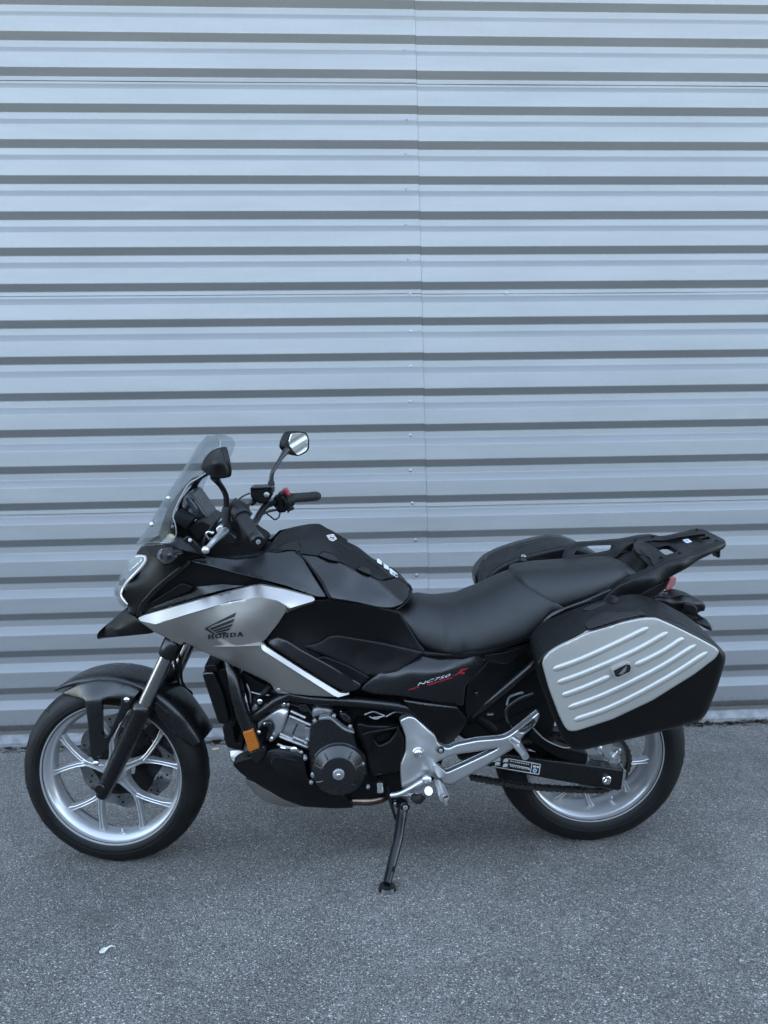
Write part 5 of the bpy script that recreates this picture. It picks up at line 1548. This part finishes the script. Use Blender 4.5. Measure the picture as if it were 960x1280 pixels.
# tail lamp, number-plate carrier, rear signals
tl = plate('tail_light', bike, cv('N', [(490, 522, -.03), (502, 482, -.02), (530, 432, .0), (552, 430, .02), (564, 448, .03), (552, 490, .03), (515, 522, .0)]), 'red_lens', thick=.05, r=.006, rnd=4)
plate('plate_lamp', tl, cv('N', [(440, 562), (480, 532), (500, 535), (512, 572), (470, 578)]), 'lens', w=-.03, thick=.04, r=.004, rnd=3)
car = plate('plate_carrier', bike, cv('N', [(355, 600, -.06), (430, 562, -.05), (530, 570, -.04), (600, 548, -.03), (690, 572, -.02), (752, 612, -.02), (756, 630, -.02), (752, 660, -.02), (706, 666, -.02), (702, 706, -.02), (670, 704, -.02), (600, 675, -.03), (480, 632, -.05), (400, 620, -.06)]), 'plastic', ctrl=cv('N', [(600, 610, -.055), (500, 600, -.06), (690, 620, -.04)]), thick=.07, r=.006, rnd=4)
plate('carrier_rib', car, cv('N', [(610, 600), (690, 622), (705, 650), (690, 700), (660, 690), (600, 650)]), 'plastic', w=-.062, thick=.02, r=.005, rnd=4)
sg = plate('rear_turn_signal', bike, cv('N', [(690, 706, -.10), (740, 700, -.11), (770, 722, -.12), (800, 765, -.13), (798, 795, -.13), (780, 790, -.13), (700, 745, -.12), (680, 720, -.11)]), 'plastic', thick=.05, r=.008, rnd=5)
plate('signal_lens', sg, cv('N', [(782, 770, -.137), (800, 762, -.135), (805, 778, -.133), (796, 800, -.135), (786, 795, -.137)]), 'lens', thick=.03, r=.003, rnd=2)
tube('signal_stalk', sg, [(*cv('N', [(600, 690)])[0], -.04), (*cv('N', [(700, 725)])[0], -.10)], .010, 'rubber', 10)
mirror_copy(sg, bike)

# ---------------------------------------------------------------- panniers
def pannier():
    pa = empty('pannier', bike)
    sh = plate('case_shell', pa, cv('S', [(100, 335, -.425), (130, 292, -.425), (200, 246, -.425), (320, 197, -.425), (470, 152, -.425), (575, 131, -.425), (620, 132, -.425), (720, 166, -.425), (830, 226, -.425), (896, 274, -.425), (916, 305, -.42), (914, 335, -.42), (882, 440, -.415), (838, 550, -.41), (812, 585, -.41), (720, 612, -.41), (560, 652, -.41), (300, 714, -.41), (262, 712, -.41), (215, 665, -.41), (155, 520, -.415), (104, 390, -.42)]), 'plastic', thick=.195, ext=(.17, 1, 0), r=.020, rnd=6)
    ld = plate('case_lid_panel', pa, cv('S', [(130, 345), (136, 318), (160, 292), (200, 266), (330, 206), (470, 164), (560, 146), (620, 146), (700, 181), (800, 231), (872, 271), (889, 290), (872, 318), (780, 388), (600, 500), (430, 580), (275, 631), (242, 630), (226, 612), (205, 568), (160, 450)]), 'silver_lid', w=-.431, ctrl=[(*cv('S', [(500, 380)])[0], -.442)], thick=.014, r=.0045, rnd=4, key='pl')
    def rib(pts):
        Q = []
        rr = []
        cp = crom([(*cv('S', [p])[0],) for p in pts], 10)
        n = len(cp)
        for i, (x, y) in enumerate(cp):
            Q.append(U(x, y, surf_w('pl', x, y)+.0058))
            e = min(i, n-1-i)
            rr.append(.0104*(0.35 if e == 0 else 0.8 if e == 1 else 1.0))
        bm = bmesh.new()
        bm_tube(bm, Q, rr, 14)
        finish('lid_rib', bm, 'silver_lid', pa, 60)
    rib([(166, 367), (300, 318), (450, 250), (588, 182)])
    rib([(184, 424), (330, 370), (520, 286), (672, 201)])
    rib([(206, 478), (310, 440), (428, 389)])
    rib([(516, 350), (640, 288), (736, 226)])
    rib([(228, 532), (400, 468), (620, 360), (794, 253)])
    rib([(253, 584), (430, 520), (660, 400), (844, 283)])
    decal('emblem_frame', pa, [cv('S', [(428, 374), (436, 362), (492, 338), (508, 340), (516, 356), (510, 380), (458, 406), (442, 404)])], 'pl', 'silver_lid', lift=.010, thick=.012, rnd=1.5)
    decal('emblem', pa, [cv('S', [(436, 372), (490, 345), (505, 346), (510, 358), (505, 376), (456, 398), (444, 396)])], 'pl', 'gloss', lift=.0115, rnd=1)
    decal('emblem_wing', pa, [cv('S', [(456, 388), (470, 372), (492, 350), (488, 372), (474, 386)])], 'pl', 'steel', lift=.013)
    # carrying handle and latch on top, hinge seams
    hd = plate('case_handle', pa, cv('S', [(326, 194, -.430), (286, 136, -.262), (400, 100, -.262), (528, 82, -.262), (574, 128, -.430), (470, 150, -.430)]), 'satin', thick=.004, ext=(0, .3, -1), r=.003, rnd=3)
    plate('case_latch', pa, cv('S', [(296, 112, -.25), (330, 92, -.235), (400, 76, -.235), (408, 92, -.262), (330, 112, -.262)]), 'satin', thick=.02, ext=(0, .3, -1), r=.004, rnd=3)
    plate('latch_key', pa, cv('S', [(415, 70, -.24), (425, 56, -.24), (455, 56, -.24), (466, 72, -.24), (460, 82, -.26), (420, 82, -.26)]), 'plastic', thick=.02, r=.004, rnd=3)
    return pa
pa = pannier()
pb = empty('pannier', bike)
plate('case_shell', pb, cv('M', [(262, 590, .21), (246, 540, .21), (240, 490, .21), (250, 445, .21), (275, 402, .21), (340, 350, .21), (430, 308, .21), (530, 276, .21), (640, 248, .21), (760, 224, .21), (830, 226, .21), (930, 258, .21), (1100, 350, .21), (1200, 450, .21), (1150, 620, .21), (900, 900, .21), (420, 960, .21)]), 'plastic', thick=.165, r=.016, rnd=8)
plate('case_lid', pb, cv('M', [(198, 520, .365), (180, 470, .365), (176, 425, .365), (190, 380, .365), (216, 345, .365), (262, 302, .365), (340, 262, .365), (450, 224, .365), (570, 192, .365), (690, 168, .365), (760, 168, .365), (830, 188, .365), (960, 250, .365), (1090, 360, .365), (1050, 560, .365), (820, 820, .365), (380, 860, .365)]), 'satin', thick=.06, r=.010, rnd=8)
pb['label'] = 'matching black case on the far side seen over the seat'
pl2 = plate('case_top_plate', pb, cv('M', [(440, 232, .345), (600, 196, .345), (735, 180, .345), (785, 275, .215), (640, 312, .200), (480, 318, .205)]), 'plastic', thick=.01, ext=(0, 0, -1), r=.003, rnd=3, key='ctp')
plate('grip_slot', pb, [(x, y, surf_w('ctp', x, y)-.003) for x, y in cv('M', [(552, 272), (575, 262), (690, 238), (700, 250), (660, 262), (570, 280)])], 'dark', thick=.004, r=.001, rnd=2)

# ---------------------------------------------------------------- windscreen and instruments
def windscreen():
    C_ = cv('V', [(190, 830, 0), (285, 685, 0), (350, 580, 0), (420, 465, 0), (500, 340, 0), (580, 210, 0), (650, 95, 0), (695, 42, 0), (716, 28, 0)])
    E_ = cv('V', [(432, 832, -.178), (482, 765, -.188), (460, 640, -.186), (520, 480, -.172), (600, 372, -.158), (735, 280, -.150), (808, 150, -.130), (812, 72, -.10), (776, 32, -.05)])
    Cc = crom([tuple(U(*p)) for p in C_], 8)
    Ec = crom([tuple(U(*p)) for p in E_], 8)
    n2 = 14
    bm = bmesh.new()
    sheets = []
    for off in (0.0, 0.0035):
        rows = []
        for c, e in zip(Cc, Ec):
            row = []
            for j in range(-n2, n2+1):
                s_ = abs(j)/n2
                w_ = e[1]*math.sin(s_*math.pi/2*.98)/math.sin(math.pi/2*.98)
                f = (w_/e[1])**2 if abs(e[1]) > 1e-6 else 0
                u_ = c[0]+(e[0]-c[0])*f+off
                v_ = c[2]+(e[2]-c[2])*f-off*.5
                row.append(bm.verts.new((u_, math.copysign(abs(w_), j) if j else 0, v_)))
            rows.append(row)
        sheets.append(rows)
    for rows, s_ in zip(sheets, (1, -1)):
        for i in range(len(rows)-1):
            for j in range(2*n2):
                bm.faces.new([rows[i][j], rows[i][j+1], rows[i+1][j+1], rows[i+1][j]][::s_])
    A_, B_ = sheets
    for i in range(len(A_)-1):
        for j in (0, 2*n2):
            bm.faces.new([A_[i][j], A_[i+1][j], B_[i+1][j], B_[i][j]])
    for i in (0, len(A_)-1):
        for j in range(2*n2):
            bm.faces.new([A_[i][j], A_[i][j+1], B_[i][j+1], B_[i][j]])
    return finish('windscreen', bm, 'windscreen', bike, 60)
windscreen()
# rolled lower-rear edge of the screen catches the light
sedge = cv('V', [(815, 70, -.10), (800, 170, -.135), (735, 280, -.150), (640, 350, -.155), (580, 385, -.160), (520, 480, -.172), (470, 585, -.182), (458, 640, -.186), (476, 700, -.188), (482, 760, -.188), (466, 805, -.184), (430, 830, -.178), (320, 826, -.12), (190, 830, .0)])
tube('windscreen_edge', bike, sedge, .0016, 'castgrey', 6)
tube('windscreen_top_edge', bike, cv('V', [(700, 38, .01), (740, 30, -.02), (785, 36, -.06), (815, 70, -.10)]), .0016, 'castgrey', 6)
for q, ww in (((427, 497), -.075), ((303, 692), -.06)):
    disc_at('screen_bolt', bike, U(*cv('V', [q])[0], ww), .0075, .006, 'steel', dome=.003, axis=(-.6, -.7, .4))
both('screen_bracket', bike, cv('V', [(345, 770, -.09), (420, 560, -.10), (520, 430, -.11), (600, 340, -.12), (690, 325, -.12), (620, 390, -.12), (560, 420, -.12), (500, 520, -.12), (450, 640, -.12), (430, 760, -.12), (380, 810, -.11)]), 'plastic', thick=.01, r=.003, rnd=5)
both('upper_cowl', bike, cv('V', [(178, 912, -.01), (235, 842, -.04), (300, 826, -.10), (430, 832, -.16), (480, 790, -.165), (540, 800, -.165), (600, 820, -.165), (700, 912, -.165), (690, 925, -.168), (560, 900, -.18), (480, 870, -.18), (390, 880, -.17), (330, 940, -.13), (260, 925, -.06)]), 'plastic', thick=.012, r=.003, rnd=4)
brk = both('dash_bracket', bike, cv('V', [(528, 812, -.17), (562, 778, -.172), (600, 800, -.172), (695, 900, -.172), (690, 916, -.172), (650, 905, -.172)]), 'satin', thick=.01, r=.003, rnd=2)
disc_at('dash_screw', brk, U(*cv('V', [(586, 811)])[0], -.176), .005, .003, 'white', dome=.001, seg=10)
dash = plate('instrument_panel', bike, cv('V', [(520, 560, -.06), (540, 480, -.05), (565, 455, -.05), (600, 458, -.05), (640, 515, -.06), (672, 560, -.06), (690, 590, -.06), (718, 630, -.06), (718, 662, -.06), (690, 672, -.06), (630, 655, -.07), (560, 610, -.07)]), 'satin', thick=.14, r=.008, rnd=6)
plate('display', dash, cv('V', [(545, 495), (570, 480), (640, 570), (640, 600), (610, 610)]), 'screen', w=-.075, thick=.01, r=.003, rnd=4)
box('dash_housing', bike, U(*cv('V', [(548, 640)])[0], -.08), (.05, .10, .032), 'dark', rot=Matrix.Rotation(R(35), 4, 'Y'), bev=.004)
plate('dash_lower', bike, cv('V', [(560, 715), (670, 650), (760, 700), (700, 780), (640, 830), (600, 770)]), 'plastic', w=-.11, thick=.2, r=.006, rnd=4)
plate('headstock_cover', bike, cv('A', [(430, 520), (470, 430), (560, 370), (640, 440), (690, 470), (640, 540), (560, 550), (480, 545)]), 'dark', w=-.06, thick=.12, r=.01, rnd=8)
tube('dash_cable', bike, cv('V', [(760, 800, -.15), (725, 800, -.16), (705, 770, -.165), (720, 750, -.165), (760, 760, -.16)]), .003, 'steel', 8)

# ---------------------------------------------------------------- handlebar, controls, mirrors
hb = tube('handlebar', bike, [(321, 674, -.405), (312, 660, -.345), (303, 647, -.285), (305, 651, -.17), (311, 657, -.06), (319, 652, .04), (325, 642, .13), (333, 632, .20), (347, 627, .265), (367, 622.5, .30), (395, 620.5, .41)], .0111, 'black_metal', 14)
tube('grip', hb, [(301.5, 641.5, -.285), (303, 646, -.295), (304, 648, -.298), (311, 659, -.345), (318.5, 670, -.395), (319, 671, -.398)], [.021, .0225, .0175, .0165, .0165, .0150], 'rubber', 22, smooth=False)
tube('bar_weight', hb, [(318.8, 671, -.395), (319.5, 672.5, -.400), (322.5, 677, -.425), (322.8, 677.5, -.427)], [.0165, .0185, .0180, .0150], 'black_metal', 22, smooth=False)
disc_at('bar_screw', hb, U(322.8, 677.5, -.427), .006, .002, 'castgrey', axis=(.25, -1, -.15))
tube('grip', hb, [(364, 623, .295), (366, 622.6, .30), (390, 620.7, .39), (392, 620.5, .395)], [.0175, .0165, .0165, .0150], 'rubber', 22, smooth=False)
tube('bar_weight', hb, [(390, 620.7, .392), (393.5, 620.5, .405), (396.5, 620.4, .42)], [.0172, .0182, .0165], 'black_metal', 20, smooth=False)
swl = tube('switch_housing', hb, [(296, 634, -.245), (297, 636, -.250), (301, 642, -.280), (302, 644, -.286)], [.020, .0255, .0265, .022], 'plastic', 20, smooth=False)
plate('switch_pad', hb, cv('W', [(205, 670), (240, 645), (300, 655), (330, 690), (300, 700), (230, 720), (210, 740)]), 'plastic', w=-.265, thick=.03, r=.006, rnd=4)
swr = tube('switch_housing', hb, [(348, 628.5, .245), (349, 628, .25), (361, 625, .292), (363, 624, .297)], [.022, .0275, .0275, .021], 'plastic', 20, smooth=False)
plate('kill_switch', hb, cv('W', [(553, 492), (588, 483), (602, 505), (617, 538), (598, 546), (574, 520)]), 'red_switch', w=.225, thick=.03, r=.003, rnd=2)
plate('starter_switch', hb, cv('W', [(590, 640), (640, 628), (648, 640), (612, 655), (598, 672)]), 'plastic', w=.245, thick=.02, r=.003, rnd=2)
plate('switch_body', hb, cv('W', [(520, 520), (560, 510), (600, 530), (612, 600), (590, 660), (530, 668), (512, 640), (518, 580)]), 'plastic', w=.24, thick=.05, r=.006, rnd=4)
res = plate('brake_reservoir', bike, cv('W', [(317, 490), (330, 476), (470, 470), (482, 482), (478, 545), (455, 580), (440, 590), (400, 600), (370, 590), (330, 560), (320, 545)]), 'plastic', w=.17, thick=.05, r=.005, rnd=3)
plate('reservoir_cap', res, cv('W', [(314, 482), (325, 472), (470, 466), (485, 474), (482, 486), (322, 494)]), 'satin', w=.165, thick=.06, r=.003, rnd=2)
disc_at('reservoir_window', res, U(*cv('W', [(440, 530)])[0], .168), .009, .003, 'castgrey', dome=.002)
tube('brake_banjo', res, [(*cv('W', [(345, 580)])[0], .17), (*cv('W', [(325, 596)])[0], .175)], .010, 'black_metal', 10)
# cables from the controls
for pts, rr in (([(325, 597, .175), (270, 620, .12), (190, 670, .05), (90, 740, .0), (20, 800, -.02)], .0040),
                ([(312, 520, .18), (250, 550, .14), (170, 625, .08), (90, 690, .02), (10, 790, -.03)], .0026),
                ([(540, 668, .25), (530, 700, .24), (500, 716, .22), (465, 690, .19), (440, 672, .16)], .0028),
                ([(520, 645, .25), (460, 655, .20), (400, 680, .12), (340, 720, .04)], .0040),
                ([(300, 640, .02), (310, 605, .10), (330, 590, .16)], .0036)):
    tube('control_cable', bike, cv('W', pts), rr, 'rubber', 8)
tube('control_cable', bike, cv('V', [(930, 500, -.05), (860, 570, -.08), (780, 660, -.12), (700, 790, -.14), (680, 860, -.14)]), .0038, 'rubber', 8)
# clutch lever with ball end
lv = tube('clutch_lever', bike, cv('V', [(702, 884, -.425), (735, 850, -.40), (770, 812, -.375), (815, 772, -.335), (850, 740, -.30)]), [.0062, .0068, .0078, .0095, .010], 'alloy', 12)
bm = bmesh.new()
bmesh.ops.create_uvsphere(bm, u_segments=20, v_segments=14, radius=.0098, matrix=Matrix.Translation(U(*cv('V', [(702, 884)])[0], -.428)))
finish('lever_ball', bm, 'alloy', lv, 60)
plate('lever_perch', lv, cv('V', [(790, 710), (830, 690), (900, 760), (940, 800), (900, 840), (830, 800), (780, 770)]), 'black_metal', w=-.27, thick=.04, r=.006, rnd=4)
plate('perch_clamp', lv, cv('V', [(775, 730), (800, 700), (835, 700), (830, 760), (800, 780)]), 'alloy', w=-.30, thick=.02, r=.004, rnd=3)
plate('clutch_cover', bike, cv('W', [(150, 720), (210, 690), (260, 780), (280, 880), (230, 930), (150, 900), (120, 820)]), 'dark', w=-.22, thick=.06, r=.01, rnd=5)
# mirrors: heads are shells; the far one shows its glass, the near one its back
def mirror_head(parent, outline, ctrl, ext, m, key):
    return plate('mirror_shell', parent, outline, m, ctrl=ctrl, thick=.018, ext=ext, r=.006, rnd=5, key=key, lam=20.0 if not ctrl else 1e-3)
mfar = empty('mirror', bike)
mfar['label'] = 'far mirror with its glass turned towards the rider'
FAR = cv('W', [(566, 178, .300), (574, 130, .300), (598, 78, .315), (615, 62, .322), (682, 54, .355), (738, 62, .388), (752, 95, .395), (760, 120, .398), (758, 188, .395), (735, 216, .385), (675, 243, .355), (625, 232, .332), (588, 205, .312)])
mirror_head(mfar, FAR, [], (-.85, .1, .15), 'plastic', 'mf')
plate('mirror_glass', mfar, [(x, y, float(WF['mf'][0](np.array([[x, y]]))[0])-.0022) for x, y in cv('W', [(603, 150), (622, 80), (632, 70), (682, 64), (730, 72), (742, 98), (750, 120), (746, 182), (728, 206), (672, 234), (650, 215)])], 'mirror', thick=.001, r=0, rnd=3, ext=(-.9, .1, .1), sharp=60, lam=20.0)
tube('mirror_stem', mfar, cv('W', [(474, 500, .235), (474, 460, .235), (478, 385, .238), (490, 350, .243), (520, 300, .262), (548, 255, .280), (590, 195, .31)]), [.0100, .0085, .0072, .0068, .0068, .0075, .0120], 'black_metal', 14)
tube('stem_boot', mfar, cv('W', [(474, 505, .235), (474, 435, .235), (475, 425, .235)]), [.0115, .0110, .0085], 'rubber', 14, smooth=False)
mnear = empty('mirror', bike)
mnear['label'] = 'near mirror seen from its black back behind the screen'
NEAR = cv('V', [(665, 275, -.365), (672, 240, -.365), (692, 195, -.372), (740, 142, -.385), (795, 118, -.40), (822, 120, -.405), (832, 150, -.408), (848, 215, -.412), (862, 290, -.415), (858, 335, -.415), (845, 348, -.412), (800, 350, -.40), (740, 332, -.385), (690, 300, -.37)])
mirror_head(mnear, NEAR, cv('V', [(770, 240, -.415)]), (.6, .5, .1), 'plastic', 'mn')
tube('mirror_stem', mnear, cv('V', [(856, 740, -.265), (856, 640, -.268), (858, 520, -.275), (852, 470, -.285), (828, 420, -.30), (800, 380, -.325), (772, 335, -.36)]), [.010, .0085, .0075, .0072, .0072, .0080, .0125], 'black_metal', 14)
tube('stem_boot', mnear, cv('V', [(856, 745, -.265), (857, 575, -.272), (857, 560, -.272)]), [.0120, .0115, .0090], 'rubber', 14, smooth=False)
